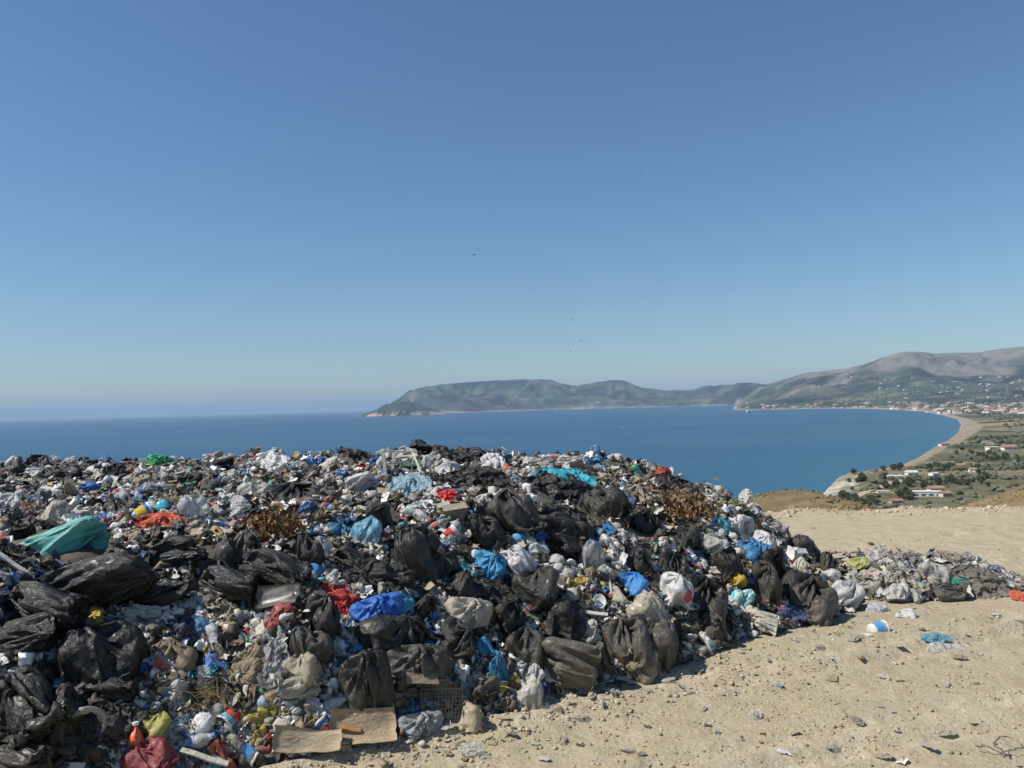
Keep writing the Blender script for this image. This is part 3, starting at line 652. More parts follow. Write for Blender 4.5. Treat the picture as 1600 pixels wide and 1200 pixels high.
    if kind == 'rope':
        def rp_():
            mb = MB(); r = random.Random(variant)
            for k in range(9):
                p = [Vector((r.gauss(0, .1), r.gauss(0, .1), .05))]
                for q in range(9): p.append(p[-1] + Vector((r.gauss(0, .09), r.gauss(0, .09), r.gauss(.02, .06)))); p[-1] *= .96
                mb.tube(p, .018, 4)
            return mb.mesh('tangle', mat, True)
        return [(None, memo('rope%d' % variant + mat.name, rp_))]
    if kind == 'loop':
        def lp(): mb = MB(); mb.tube([(.42 * math.cos(a) * (1 + .1 * math.sin(3 * a)), .12 * math.sin(2 * a), .5 + .5 * math.sin(a)) for a in np.linspace(-1.2, 4.3, 24)], [.04 + .045 * abs(math.sin(k * .9)) for k in range(24)], 7); return mb.mesh('loop', mat, True, .05)
        return [(None, memo('loop' + mat.name, lp))]
    if kind == 'crate':
        def side(w, h, nx, nz):
            mb = MB(); t = .016
            for k in range(nx + 1): mb.box((-w / 2 + w * k / nx, 0, h / 2), (t, t, h))
            for k in range(nz + 1): mb.box((0, .003, h * k / nz), (w, t, t * (1.7 if k in (0, nz) else 1)))
            return mb.mesh('crate_side', mat)
        return [('crate_side', memo('cs', lambda: side(1.0, .7, 12, 8)))]
    if kind == 'tyre':
        mb = MB(); mb.lathe([(.3, -.1), (.42, -.13), (.5, -.08), (.5, .08), (.42, .13), (.3, .1)], 24, 1, False, False); return [(None, memo('tyre', lambda: mb.mesh('tyre', mat, True)))]
NOUN = {}
def place(kind, name, c, scale, quat, color, mat, label, cat, group=None, variant=0, part_cols=None):
    """one piece of refuse: body plus its parts"""
    if kind == 'bag':
        body, neck = bag_meshes(variant % len(BAGS), mat); o = obj(name, body, None, label, cat, group, None, color); obj('neck', neck, o, color=color)
    elif kind == 'sheet':
        o = obj(name, sheet_get(variant % len(SHEETS), mat, variant), None, label, cat, group, None, color)
    else:
        parts = build_thing(kind, mat, variant); o = None
        if parts[0][0] is None: o = obj(name, parts[0][1], None, label, cat, group, None, color); parts = parts[1:]
        else: o = obj(name, None, None, label, cat, group)
        for k, (pn, me) in enumerate(parts):
            pc = (part_cols or {}).get(pn, color); obj(pn, me, o, color=pc, kind='stuff' if pn == 'loose_leaves' else None)
    o.matrix_world = Matrix.Translation(Vector(c)) @ quat.to_matrix().to_4x4() @ Matrix.Diagonal((*scale, 1))
    return o

# ================================================================== refuse that can be told apart, placed where it lies on the heap
K = (.006, .006, .007); KG = (.014, .0135, .013); KD = (.042, .038, .033); GR = (.18, .17, .155); WH = (.72, .71, .69); CR = (.55, .50, .42); TN = (.42, .34, .23)
BL = (.02, .16, .50); LB = (.05, .33, .62); TE = (.06, .36, .37); TQ = (.03, .42, .55); RD = (.50, .025, .02); OR = (.70, .10, .03); YE = (.62, .43, .03); GN = (.05, .38, .16); BR = (.13, .07, .035); DG = (.04, .12, .07)
CL = (.62, .63, .62); PU = (.06, .05, .13)
M_PRINT, n, L, b, out = new_mat('printed_wrapper')
tc = N(n, 'ShaderNodeTexCoord'); wv = N(n, 'ShaderNodeTexWave', Scale=2.6, Distortion=3.5, Detail=1.0); L.new(tc.outputs['Object'], wv.inputs['Vector'])
rp_n = n.new('ShaderNodeValToRGB'); rp_n.color_ramp.interpolation = 'CONSTANT'; e = rp_n.color_ramp.elements
for k, (pos, cc_) in enumerate([(0, (.10, .42, .50)), (.34, (.70, .69, .62)), (.58, (.62, .30, .05)), (.72, (.25, .45, .40))]):
    el = e[k] if k < 2 else e.new(pos); el.position = pos; el.color = (*cc_, 1)
L.new(wv.outputs['Fac'], rp_n.inputs[0]); L.new(rp_n.outputs[0], b.inputs['Base Color']); b.inputs['Roughness'].default_value = .35
M_REDMARK = trash_mat('white_bag_with_red_print', rough=.38, dust=.24, bump=.22, transl=.3, scale=8)
n = M_REDMARK.node_tree.nodes; L = M_REDMARK.node_tree.links; tc = N(n, 'ShaderNodeTexCoord'); ds = N(n, 'ShaderNodeVectorMath', operation='DISTANCE'); L.new(tc.outputs['Object'], ds.inputs[0]); ds.inputs[1].default_value = (.16, -.30, .26)
rm = ramp(n, L, ds.outputs['Value'], [(.12, 1.0), (.15, 0.0)]); mixn = mixc(n, L, rm, (.66, .66, .64), (.55, .06, .09))
for lk in list(L):
    if lk.from_node.type == 'OBJECT_INFO' and lk.from_socket.name == 'Color': to = lk.to_socket; L.remove(lk); L.new(mixn, to)
MT = dict(k=M_BLACK, f=M_FILM, c=M_CLEAR, t=M_CLOTH, p=M_PAPER, h=M_HARD, m=M_METAL, w=M_WOOD, b=M_PET, q=M_PRINT, r=M_REDMARK)
# kind, name, x, y, width, height, material, colour, turn, variant, label, short phrase, category
H = [
('bag','plastic_bag',112,852,84,170,'f',(.17,.52,.48),-66,2,'long teal plastic bag lying across the black bags at left','long teal bag','bag'),
('sheet','plastic_sheet',250,821,74,30,'f',OR,5,1,'crumpled orange-red plastic film right of the long teal bag','orange-red film','plastic sheet'),
('bag','plastic_bag',142,765,34,25,'f',BL,0,3,'small bright blue knotted bag above the long teal bag','blue knotted bag','bag'),
('bag','plastic_bag',251,706,48,20,'f',(.06,.5,.2),0,2,'bright green bag on the skyline at left','green skyline bag','bag'),
('bag','refuse_bag',142,714,32,24,'k',K,0,0,'black bag standing up on the skyline left of the green bag','black skyline bag','bag'),
('bag','plastic_bag',298,797,56,52,'c',CL,12,4,'large crumpled clear bag just above the orange-red film','large clear bag','bag'),
('bag','refuse_bag',168,916,100,175,'k',K,-72,4,'flattened black bag with long pleats below the teal bag','pleated black bag','bag'),
('bag','refuse_bag',62,950,84,140,'k',K,76,2,'shiny torn black bag at the left edge under the pleated one','shiny torn black bag','bag'),
('bag','refuse_bag',285,868,66,165,'k',K,-84,5,'black bag lying in waves under the orange-red film','waved black bag','bag'),
('bag','refuse_bag',352,914,64,130,'k',KG,80,2,'dull black bag draped below the waved black bag','dull draped bag','bag'),
('bag','refuse_bag',384,858,92,68,'k',KD,-4,5,'grey dusty refuse bag beside the brown leaf clump','grey bag by leaves','bag'),
('leaves','leaf_clump',428,822,92,62,'t',(.20,.10,.04),0,0,'clump of dry brown leaves spilling beside a grey bag','brown leaf clump','leaves'),
('plank','tube',14,884,66,15,'h',(.6,.58,.55),-30,0,'fat white plastic tube at the left edge','white tube','tube'),
('bag','refuse_bag',34,838,56,58,'k',KG,0,1,'dark bag at the left edge above the white tube','dark edge bag','bag'),
('bag','plastic_bag',93,802,62,42,'c',CR,0,4,'cream see-through bag between the dark edge bag and blue knotted bag','cream clear bag','bag'),
('can','can',40,1036,24,32,'m',(.75,.75,.76),85,0,'shiny silver can among black bags at lower left','silver can','can'),
('sheet','plastic_sheet',112,1003,66,46,'k',GR,20,2,'grey wrinkled film shining on the black bag at left','grey wrinkled film','plastic sheet'),
('bag','refuse_bag',148,1022,140,96,'k',K,8,4,'smooth black bag in front of the grey wrinkled film','smooth black bag','bag'),
('can','tin',106,1069,36,24,'h',(.03,.25,.33),4,0,'teal tin lying among black bags at lower left','teal tin','tin'),
('bag','refuse_bag',40,1100,150,120,'k',KG,0,5,'big black bag in the lower left corner','lower left black bag','bag'),
('sheet','refuse_bag',90,1168,130,60,'k',K,0,0,'shiny black film along the bottom edge at left','bottom edge black film','bag'),
('loop','plastic_strap',134,1140,56,80,'f',(.40,.39,.36),0,0,'pale plastic strap looping over the black bags at lower left','pale strap loop','strap'),
('bag','plastic_bag',206,1022,42,48,'f',(.33,.22,.02),0,3,'dark yellow bag tucked under the smooth black bag','dark yellow bag','bag'),
('sheet','plastic_sheet',224,1058,18,40,'f',BL,80,2,'blue strip of film hanging right of the smooth black bag','blue strip','plastic sheet'),
('rope','net',315,1040,40,52,'f',TQ,0,1,'tangle of turquoise netting beside the blue carton','turquoise netting','net'),
('box','carton',337,1036,32,20,'p',(.08,.18,.5),-32,1,'small blue and white carton right of the turquoise netting','blue carton','carton'),
('sheet','foam_sheet',226,966,76,26,'p',(.52,.47,.39),6,2,'cream polystyrene slab under the black sheets at left','cream foam slab','foam'),
('bag','plastic_bag',285,978,40,34,'f',PU,0,0,'dark purple bag right of the cream foam slab','dark purple bag','bag'),
('straw','straw_clump',322,1082,96,46,'t',(.22,.16,.07),0,0,'clump of dry straw in the middle of the lower left litter','straw clump','straw'),
('jug','jug',212,1160,30,52,'h',OR,95,0,'bright orange plastic jug above the dark red bag','orange jug','jug'),
('bag','plastic_bag',224,1190,82,62,'f',(.30,.03,.045),0,4,'rounded dark red bag at the bottom edge','dark red bag','bag'),
('plank','plank',318,1187,84,18,'w',(.72,.66,.54),-13,0,'cream plank lying right of the dark red bag','cream plank','plank'),
('bag','plastic_net',347,1180,40,52,'f',(.42,.07,.04),10,0,'reddish mesh bag standing at the end of the cream plank','red mesh bag','bag'),
('bottle','bottle',305,1160,64,24,'b',CL,18,0,'large ribbed clear bottle above the cream plank','ribbed bottle','bottle'),
('bag','plastic_bag',243,1132,56,42,'f',(.42,.40,.10),0,3,'olive yellow bag above the orange jug','olive yellow bag','bag'),
('sheet','plastic_sheet',410,1119,74,36,'f',(.55,.43,.08),-6,1,'mustard yellow film left of the clear bottles','mustard film','plastic sheet'),
('sheet','plastic_sheet',268,1150,50,40,'c',CL,10,2,'crumpled clear film left of the ribbed bottle','clear film','plastic sheet'),
('bag','plastic_bag',291,1126,38,32,'f',(.03,.14,.25),0,1,'dark blue bag below the straw clump','dark blue bag','bag'),
('card','board',438,937,66,28,'h',(.045,.045,.045),4,0,'dark grey board jutting out left of the red rag','dark grey board','board'),
('bag','refuse_bag',505,972,74,90,'k',KG,-14,1,'dull black bag with long folds under the red rag','folded black bag','bag'),
('bag','refuse_bag',475,1008,86,66,'k',KD,10,5,'dusty black bag left of the streaked black bag','dusty black bag','bag'),
('bag','refuse_bag',572,1066,92,108,'k',K,4,2,'tall black bag with dusty streaks above the flattened cardboard','streaked black bag','bag'),
('bag','refuse_bag',622,992,130,66,'k',KG,-14,4,'wide black bag below the bright blue bag','wide black bag','bag'),
('bag','refuse_bag',652,1034,120,66,'k',KD,-8,2,'large brown-grey dusty bag above the black crate','brown-grey bag','bag'),
('box','cardboard_box',645,1064,66,40,'p',(.24,.185,.125),-14,0,'crushed grey-brown cardboard box left of the black crate','crushed box','box'),
('sheet','cloth',527,934,66,34,'t',(.42,.035,.035),0,0,'faded red rag above the folded black bag','red rag','cloth'),
('sheet','plastic_sheet',532,948,40,34,'f',(.62,.03,.02),-30,4,'bright red film touching the left end of the blue bag','bright red film','plastic sheet'),
('bag','plastic_bag',590,952,100,50,'f',(.02,.17,.62),6,2,'bright blue plastic bag in the middle of the heap','bright blue bag','bag'),
('bag','plastic_bag',626,952,38,54,'f',(.05,.30,.50),-10,3,'light blue bag at the right end of the bright blue bag','light blue bag end','bag'),
('bag','refuse_bag',645,866,112,92,'k',KG,6,4,'huge shiny black bag in the middle of the heap','huge black bag','bag'),
('bag','plastic_bag',572,835,62,62,'c',(.16,.42,.60),-20,1,'torn see-through blue bag left of the huge black bag','torn blue bag','bag'),
('sheet','plastic_sheet',528,829,52,32,'f',(.03,.18,.32),0,3,'dark blue film left of the torn blue bag','dark blue film','plastic sheet'),
('bag','refuse_bag',598,808,66,50,'k',KD,0,0,'grey-black bag above the torn blue bag','grey-black bag','bag'),
('bag','plastic_bag',504,862,28,50,'c',(.5,.55,.62),5,3,'pale oval clear bag in the dark hollow right of the leaves','pale oval bag','bag'),
('sheet','cloth',640,764,66,38,'t',(.22,.34,.40),0,1,'blue-grey striped cloth below the broken white chair','blue-grey cloth','cloth'),
('sheet','plastic_sheet',697,780,34,20,'f',(.75,.03,.03),0,2,'bright red film right of the blue-grey cloth','red film','plastic sheet'),
('box','carton',702,803,50,30,'p',(.36,.31,.23),3,3,'squashed cream carton below the bright red film','cream carton','carton'),
('bag','plastic_bag',566,757,46,44,'f',(.66,.64,.61),0,0,'white cone-shaped bag left of the blue-grey cloth','white cone bag','bag'),
('bag','plastic_bag',430,708,66,22,'f',(.75,.74,.74),0,5,'wide white bag on the skyline left of the broken chair','wide white skyline bag','bag'),
('sheet','plastic_sheet',425,730,50,26,'f',WH,0,4,'flat white film below the wide white skyline bag','flat white film','plastic sheet'),
('bag','plastic_bag',393,768,60,32,'c',(.55,.56,.5),0,4,'greenish clear bag above the brown leaf clump','greenish clear bag','bag'),
('bag','refuse_bag',460,772,110,34,'k',K,0,2,'flat black bag left of the white cone bag','flat black bag','bag'),
('box','box',640,731,42,18,'h',DG,0,1,'dark green plastic box under the broken white chair','green box','box'),
('bag','plastic_bag',591,720,30,16,'f',BL,0,5,'blue bag left of the broken white chair','blue bag by chair','bag'),
('bag','refuse_bag',800,798,92,76,'k',KD,0,1,'bulging grey-black bag right of the cream carton','bulging grey bag','bag'),
('sheet','refuse_bag',872,772,110,50,'k',K,-6,2,'black film hanging between two big bags','hanging black film','bag'),
('bag','refuse_bag',938,792,92,66,'k',KG,0,5,'shiny black bag under the turquoise film','shiny black bag','bag'),
('sheet','plastic_sheet',882,752,86,34,'f',TQ,-8,3,'crumpled turquoise film near the top of the heap','turquoise film','plastic sheet'),
('card','paper',877,756,24,18,'p',(.8,.79,.75),30,2,'sheet of white paper on the turquoise film','white paper','paper'),
('bag','plastic_bag',826,724,46,22,'f',(.60,.56,.48),0,5,'cream bag on the heap top left of the turquoise film','cream top bag','bag'),
('sheet','plastic_sheet',770,727,40,30,'f',(.72,.71,.70),0,0,'white film near the skyline above the bulging grey bag','white top film','plastic sheet'),
('bag','plastic_bag',897,727,70,20,'f',(.68,.64,.58),0,2,'long off-white bag above the turquoise film','long off-white bag','bag'),
('bag','plastic_bag',930,723,56,14,'f',LB,0,5,'flat sky-blue bag on the skyline right of centre','sky-blue skyline bag','bag'),
('bottle','bottle',998,740,32,12,'b',(.05,.45,.2),-60,0,'green bottle leaning on the right shoulder of the heap','green bottle','bottle'),
('leaves','leaf_clump',1066,792,96,60,'t',(.19,.11,.05),0,1,'brown rotting plant waste on the right shoulder of the heap','brown plant waste','leaves'),
('bag','refuse_bag',1058,758,76,26,'k',K,-16,2,'long black bag on the skyline above the brown plant waste','long skyline bag','bag'),
('bag','plastic_bag',766,884,58,42,'f',(.03,.30,.56),-18,3,'rounded sky-blue bag beside the white bag','rounded sky-blue bag','bag'),
('bag','plastic_bag',724,889,46,32,'f',(.12,.38,.42),0,0,'dull turquoise bag left of the rounded sky-blue bag','dull turquoise bag','bag'),
('bag','plastic_bag',809,877,46,48,'f',(.78,.78,.78),0,1,'clean white bag right of the rounded sky-blue bag','clean white bag','bag'),
('bag','refuse_bag',843,920,80,66,'k',KG,0,3,'round black bag below the clean white bag','round black bag','bag'),
('bag','refuse_bag',878,856,56,50,'k',K,0,0,'dark bag right of the clean white bag','dark bag right of white','bag'),
('bag','plastic_bag',922,872,54,60,'c',(.42,.41,.42),-10,4,'grey see-through bag below two small blue bags','grey clear bag','bag'),
('bag','plastic_bag',927,846,36,18,'f',(.06,.22,.52),0,2,'small blue bag on top of the grey see-through bag','small blue bag','bag'),
('sheet','plastic_sheet',944,832,34,18,'f',(.03,.28,.52),0,1,'scrap of blue film above the small blue bag','blue scrap','plastic sheet'),
('bag','plastic_bag',990,912,62,34,'f',(.04,.28,.68),-12,3,'crumpled blue bag left of the large white bag','crumpled blue bag','bag'),
('bag','plastic_bag',1060,921,68,48,'r',(.66,.66,.64),-8,1,'large white bag with a red mark near the right of the heap','large white bag','bag'),
('lid','lid',935,942,21,21,'h',(.62,.62,.60),0,0,'round white lid above the pale stick','round white lid','lid'),
('plank','stick',920,960,60,12,'w',(.70,.66,.58),-6,0,'pale straight stick under the round white lid','pale stick','stick'),
('bag','plastic_bag',1012,948,86,44,'c',(.58,.51,.40),0,4,'cream torn bag in front of the crumpled blue bag','cream torn bag','bag'),
('bag','plastic_bag',964,936,32,38,'f',(.52,.48,.38),0,3,'small cream bag between the lid and the cream torn bag','small cream bag','bag'),
('bag','refuse_bag',1098,934,90,66,'k',K,-22,2,'black bag with tight pleats right of the large white bag','tight pleated bag','bag'),
('bag','refuse_bag',1036,1004,86,70,'k',KD,0,4,'big dusty grey bag on the sand at the foot of the heap','big dusty grey bag','bag'),
('bag','refuse_bag',1110,978,88,48,'k',KG,-6,5,'low black bag on the sand right of the big dusty bag','low black bag','bag'),
('bag','refuse_bag',978,1000,86,70,'k',KD,10,2,'dusty bag wedged left of the big dusty grey bag','wedged dusty bag','bag'),
('bag','refuse_bag',885,1032,92,92,'k',(.085,.078,.062),0,1,'bulky olive-grey bag with folds at the foot of the heap','bulky olive-grey bag','bag'),
('bag','refuse_bag',942,1036,42,62,'k',KD,8,0,'small pointed dusty bag right of the bulky olive-grey bag','small pointed bag','bag'),
('bag','refuse_bag',820,1014,64,66,'k',KG,-8,3,'dark bag with a torn side left of the bulky olive-grey bag','torn-side dark bag','bag'),
('bag','plastic_bag',763,1014,36,42,'f',(.05,.38,.68),14,0,'light blue bag standing upright near the foot of the heap','upright blue bag','bag'),
('bag','plastic_bag',779,1048,36,60,'f',(.03,.20,.36),12,2,'dark blue bag under the upright light blue bag','lower dark blue bag','bag'),
('bag','plastic_bag',832,1084,62,50,'c',(.70,.67,.58),0,4,'creamy clear bag of rubbish on the sand','creamy clear bag','bag'),
('box','carton',838,1073,26,14,'p',(.03,.05,.42),0,2,'deep blue carton on the creamy clear bag','deep blue carton','carton'),
('bag','plastic_bag',830,1054,44,36,'f',(.70,.70,.70),0,0,'white crumpled bag behind the deep blue carton','white bag by carton','bag'),
('bag','plastic_bag',732,1120,62,46,'f',(.48,.40,.28),20,3,'sandy cream bag on the ground right of the black crate','sandy cream bag','bag'),
('bag','plastic_bag',655,1127,92,38,'f',(.38,.39,.40),-8,2,'long grey bag on the sand below the black crate','long grey bag','bag'),
('card','cardboard',566,1142,100,48,'p',(.36,.27,.165),14,0,'flattened brown cardboard with a white edge strip','flattened cardboard','cardboard'),
('card','cardboard',480,1162,100,34,'p',(.37,.29,.19),6,4,'sand-coloured cardboard flap left of the flattened cardboard','cardboard flap','cardboard'),
('plank','metal_strip',602,1132,52,10,'h',(.75,.76,.78),-82,0,'white metal strip standing at the edge of the cardboard','white metal strip','strip'),
('plank','wood_offcut',545,1143,38,14,'w',(.45,.20,.05),-8,0,'orange-brown wood offcut on the flattened cardboard','orange offcut','wood'),
('bag','plastic_bag',530,1165,46,28,'f',(.46,.37,.25),0,5,'dusty tan bag in front of the flattened cardboard','dusty tan bag','bag'),
('bottle','bottle',514,1104,66,24,'b',CL,24,0,'clear bottle lying above the flattened cardboard','upper clear bottle','bottle'),
('bottle','bottle',548,1122,70,24,'b',CL,12,0,'ribbed clear bottle touching the flattened cardboard','lower clear bottle','bottle'),
('bottle','bottle',416,1094,54,22,'b',(.38,.25,.12),36,0,'amber dusty bottle above the mustard film','amber bottle','bottle'),
('bag','plastic_bag',478,1042,62,50,'f',(.40,.36,.27),12,3,'dusty cream bag below the dusty black bag','dusty cream bag','bag'),
('bag','plastic_bag',468,1072,56,48,'f',(.45,.42,.33),0,1,'grey-cream bag left of the upper clear bottle','grey-cream bag','bag'),
('sheet','cloth',392,1048,54,70,'t',(.25,.20,.13),80,0,'hanging brown rag right of the blue carton','hanging brown rag','cloth'),
('sheet','plastic_sheet',425,1040,50,70,'c',(.42,.42,.43),75,2,'hanging clear film right of the brown rag','hanging clear film','plastic sheet'),
('sheet','plastic_sheet',690,922,40,44,'c',(.5,.48,.46),-50,2,'white torn film above the torn white sack','white torn film','plastic sheet'),
('bag','refuse_bag',720,912,66,50,'k',KG,0,5,'crumpled black bag under the dull turquoise bag','crumpled black bag','bag'),
('bag','sack',732,955,92,52,'f',(.52,.47,.38),-20,2,'torn off-white sack spilling coloured rubbish','torn white sack','sack'),
('bag','refuse_bag',715,1000,70,52,'k',KG,0,3,'dark bag under the torn white sack','dark bag under sack','bag'),
('bag','refuse_bag',664,950,44,48,'k',K,0,1,'small black bag right of the bright blue bag','small black bag','bag'),
('bag','plastic_bag',1149,906,40,24,'f',YE,0,3,'bright yellow bag near the right end of the heap','bright yellow bag','bag'),
('bag','food_pack',1166,936,46,36,'q',(.45,.55,.50),-28,5,'colourful printed packet with a wavy pattern','printed packet','packet'),
('bag','refuse_bag',1200,916,60,76,'k',KG,-8,1,'split dark bag spilling rubbish right of the printed packet','split dark bag','bag'),
('bag','refuse_bag',1262,930,100,66,'k',KG,-22,2,'large dull black bag at the right end of the heap','right end black bag','bag'),
('sheet','plastic_sheet',1228,962,66,22,'f',(.03,.07,.22),0,1,'navy blue film under the split dark bag','navy film','plastic sheet'),
('sheet','plastic_sheet',1266,968,44,14,'f',(.05,.28,.13),0,0,'green film on the sand below the right end black bag','green film','plastic sheet'),
('bag','plastic_bag',1190,972,46,38,'f',(.62,.58,.50),0,1,'rounded white bag on the sand below the printed packet','rounded white bag','bag'),
('box','carton',1240,872,26,30,'p',(.74,.74,.73),-10,2,'upright white carton under the brown-topped bag','white carton','carton'),
('bag','refuse_bag',1250,852,66,36,'k',(.05,.043,.035),-10,4,'brown-topped dark bag on the right skyline of the heap','brown-topped bag','bag'),
('sheet','plastic_sheet',1182,866,56,40,'f',(.05,.24,.46),-35,3,'blue film sliding down the right side of the heap','sliding blue film','plastic sheet'),
('bag','refuse_bag',1128,882,60,44,'k',K,0,5,'black bag left of the sliding blue film','black bag by film','bag'),
('bag','refuse_bag',1070,842,56,44,'k',K,0,0,'dark bag under the brown plant waste','bag under plant waste','bag'),
('bag','plastic_bag',1160,826,56,44,'f',(.72,.72,.72),-40,0,'white bag high on the right slope of the heap','white slope bag','bag'),
('bag','plastic_bag',1193,848,40,34,'f',(.66,.68,.70),-30,3,'pale bag below the white slope bag','pale slope bag','bag'),
('bag','plastic_bag',1318,926,60,48,'f',(.62,.62,.61),0,1,'plump white bag between the heap and the low spill','plump white bag','bag'),
('bag','plastic_bag',1300,902,40,30,'c',(.66,.66,.66),0,4,'pale clear bag behind the plump white bag','pale clear bag','bag'),
('bag','plastic_bag',1366,953,48,26,'f',(.60,.60,.66),0,5,'lavender-white bag behind the blue-banded tub','lavender-white bag','bag'),
('tub','tub',1372,984,27,25,'h',(.66,.66,.64),8,0,'white tub with a blue band lying on the sand','blue-banded tub','tub'),
('bag','plastic_bag',1414,962,32,20,'f',(.72,.71,.69),0,3,'small white bag right of the lavender-white bag','small white bag','bag'),
('bag','plastic_bag',1468,1017,76,30,'c',(.58,.57,.54),0,5,'flat see-through bag alone on the sand at right','flat clear bag','bag'),
('sheet','plastic_sheet',1462,1003,46,14,'f',(.10,.33,.45),0,1,'blue film on the flat see-through bag','blue ground film','plastic sheet'),
('bag','plastic_bag',1400,925,46,28,'f',(.62,.60,.57),0,1,'white bag at the foot of the low spill','white spill bag','bag'),
('bag','refuse_bag',1478,924,48,34,'k',(.07,.07,.065),0,4,'grey-green bag in the low spill','grey-green spill bag','bag'),
('sheet','refuse_bag',1530,915,80,40,'k',(.10,.092,.08),-24,2,'dusty black sheet at the right end of the low spill','dusty spill sheet','bag'),
('bag','plastic_bag',1455,896,48,36,'c',(.48,.47,.44),0,3,'clear grey bag on top of the low spill','clear spill bag','bag'),
('bag','plastic_bag',1340,880,40,22,'f',(.45,.46,.16),0,2,'yellow-green bag at the left of the low spill','yellow-green bag','bag'),
('sheet','cloth',1591,936,22,16,'t',(.5,.07,.03),0,0,'scrap of red cloth at the right edge','red scrap','cloth'),
('sheet','plastic_sheet',1496,912,24,10,'f',(.05,.40,.30),0,2,'sea-green scrap in the low spill','sea-green scrap','plastic sheet'),
('box','cardboard_box',1129,1028,14,16,'p',(.48,.38,.24),90,1,'small sand-coloured box standing alone on the sand','lone small box','box'),
('rope','wire',1572,1180,34,30,'h',(.05,.045,.05),0,2,'tangle of dark wire on the sand in the lower right corner','dark wire','wire'),
('sheet','plastic_sheet',735,1178,36,16,'c',(.5,.5,.48),0,2,'crumpled grey film on the sand near the bottom edge','ground grey film','plastic sheet'),
('bag','refuse_bag',246,930,58,130,'k',K,-70,1,'long-creased black bag right of the pleated black bag','long-creased bag','bag'),
('bag','refuse_bag',425,895,66,110,'k',K,64,4,'black bag sloping down under the grey bag by the leaves','sloping black bag','bag'),
('bag','refuse_bag',478,862,60,70,'k',K,6,5,'black bag in the dark hollow right of the leaf clump','dark hollow bag','bag'),
('bag','refuse_bag',30,1000,66,120,'k',K,-76,3,'shiny black bag above the silver can','bag above the can','bag'),
('bag','refuse_bag',172,1082,58,104,'k',K,82,5,'black bag right of the teal tin','bag by teal tin','bag'),
('bag','refuse_bag',96,1112,90,80,'k',K,0,3,'black bag between the strap loop and the corner bag','bag by strap loop','bag'),
('bag','refuse_bag',22,1180,110,70,'k',K,0,1,'black bag cut by the lower left corner','corner black bag','bag'),
('sheet','refuse_bag',180,1130,90,60,'k',K,12,3,'black film under the pale strap loop','film under the loop','bag'),
('bag','refuse_bag',752,828,70,66,'k',K,0,5,'deep black bag left of the bulging grey bag','deep black bag','bag'),
('bag','refuse_bag',1008,820,66,54,'k',K,-10,1,'black bag left of the brown plant waste','black bag by waste','bag'),
('sheet','refuse_bag',866,818,120,44,'k',K,0,0,'black film in shade under the bulging grey bag','shaded black film','bag'),
('bag','refuse_bag',998,876,66,50,'k',KG,8,5,'charcoal bag above the crumpled blue bag','charcoal bag','bag'),
('bag','refuse_bag',1052,884,60,46,'k',K,-12,2,'black bag above the large white bag','bag above white','bag'),
('bag','refuse_bag',880,962,80,56,'k',K,0,4,'black bag left of the pale stick','bag by pale stick','bag'),
('bag','refuse_bag',796,962,66,52,'k',K,0,1,'black bag right of the torn white sack','bag right of sack','bag'),
('bag','refuse_bag',688,884,60,50,'k',K,10,3,'black bag right of the huge black bag','bag right of huge','bag'),
('sheet','refuse_bag',760,930,90,40,'k',K,0,1,'black film below the rounded sky-blue bag','film below sky-blue','bag'),
('bag','refuse_bag',548,880,60,56,'k',K,0,0,'black bag below the torn blue bag','bag below torn blue','bag'),
('sheet','refuse_bag',590,905,110,46,'k',K,0,4,'black film between the torn blue bag and bright blue bag','film between blues','bag'),
('bag','refuse_bag',1210,880,60,50,'k',K,-20,0,'black bag below the sliding blue film','bag below blue film','bag'),
('bag','refuse_bag',1290,880,46,40,'k',KG,-20,5,'dark bag right of the upright white carton','bag by white carton','bag'),
('sheet','refuse_bag',110,742,80,24,'k',K,0,0,'flat black film on the heap top above the blue knotted bag','flat top film','bag'),
('sheet','refuse_bag',560,716,70,18,'k',K,0,1,'black film on the skyline left of the chair','skyline film','bag'),
('sheet','refuse_bag',745,752,90,34,'k',K,0,2,'black film on the heap top above the deep black bag','top black film','bag'),
('sheet','refuse_bag',740,716,90,20,'k',K,0,4,'ragged black film on the skyline right of the chair','ragged skyline film','bag'),
]
def q_axes(x, z):
    z = Vector(z).normalized(); x = Vector(x); x = (x - z * x.dot(z)).normalized(); y = z.cross(x)
    return Matrix((x, y, z)).transposed().to_quaternion()
RW, UW, FW = Vector(right_w), Vector((0, 0, 1)), Vector(fwd_w)
LANDMARKS = []; HERO_E = []
def locate(px, py):
    p, ok, dep = hit([px], [py]); return p[0], float(dep[0])
H = [list(h) for h in H]
for _ in range(14):
    hp, hok, hdep = hit([h[2] for h in H], [h[3] for h in H])
    for h, ok in zip(H, hok):
        if not ok: h[3] += 3
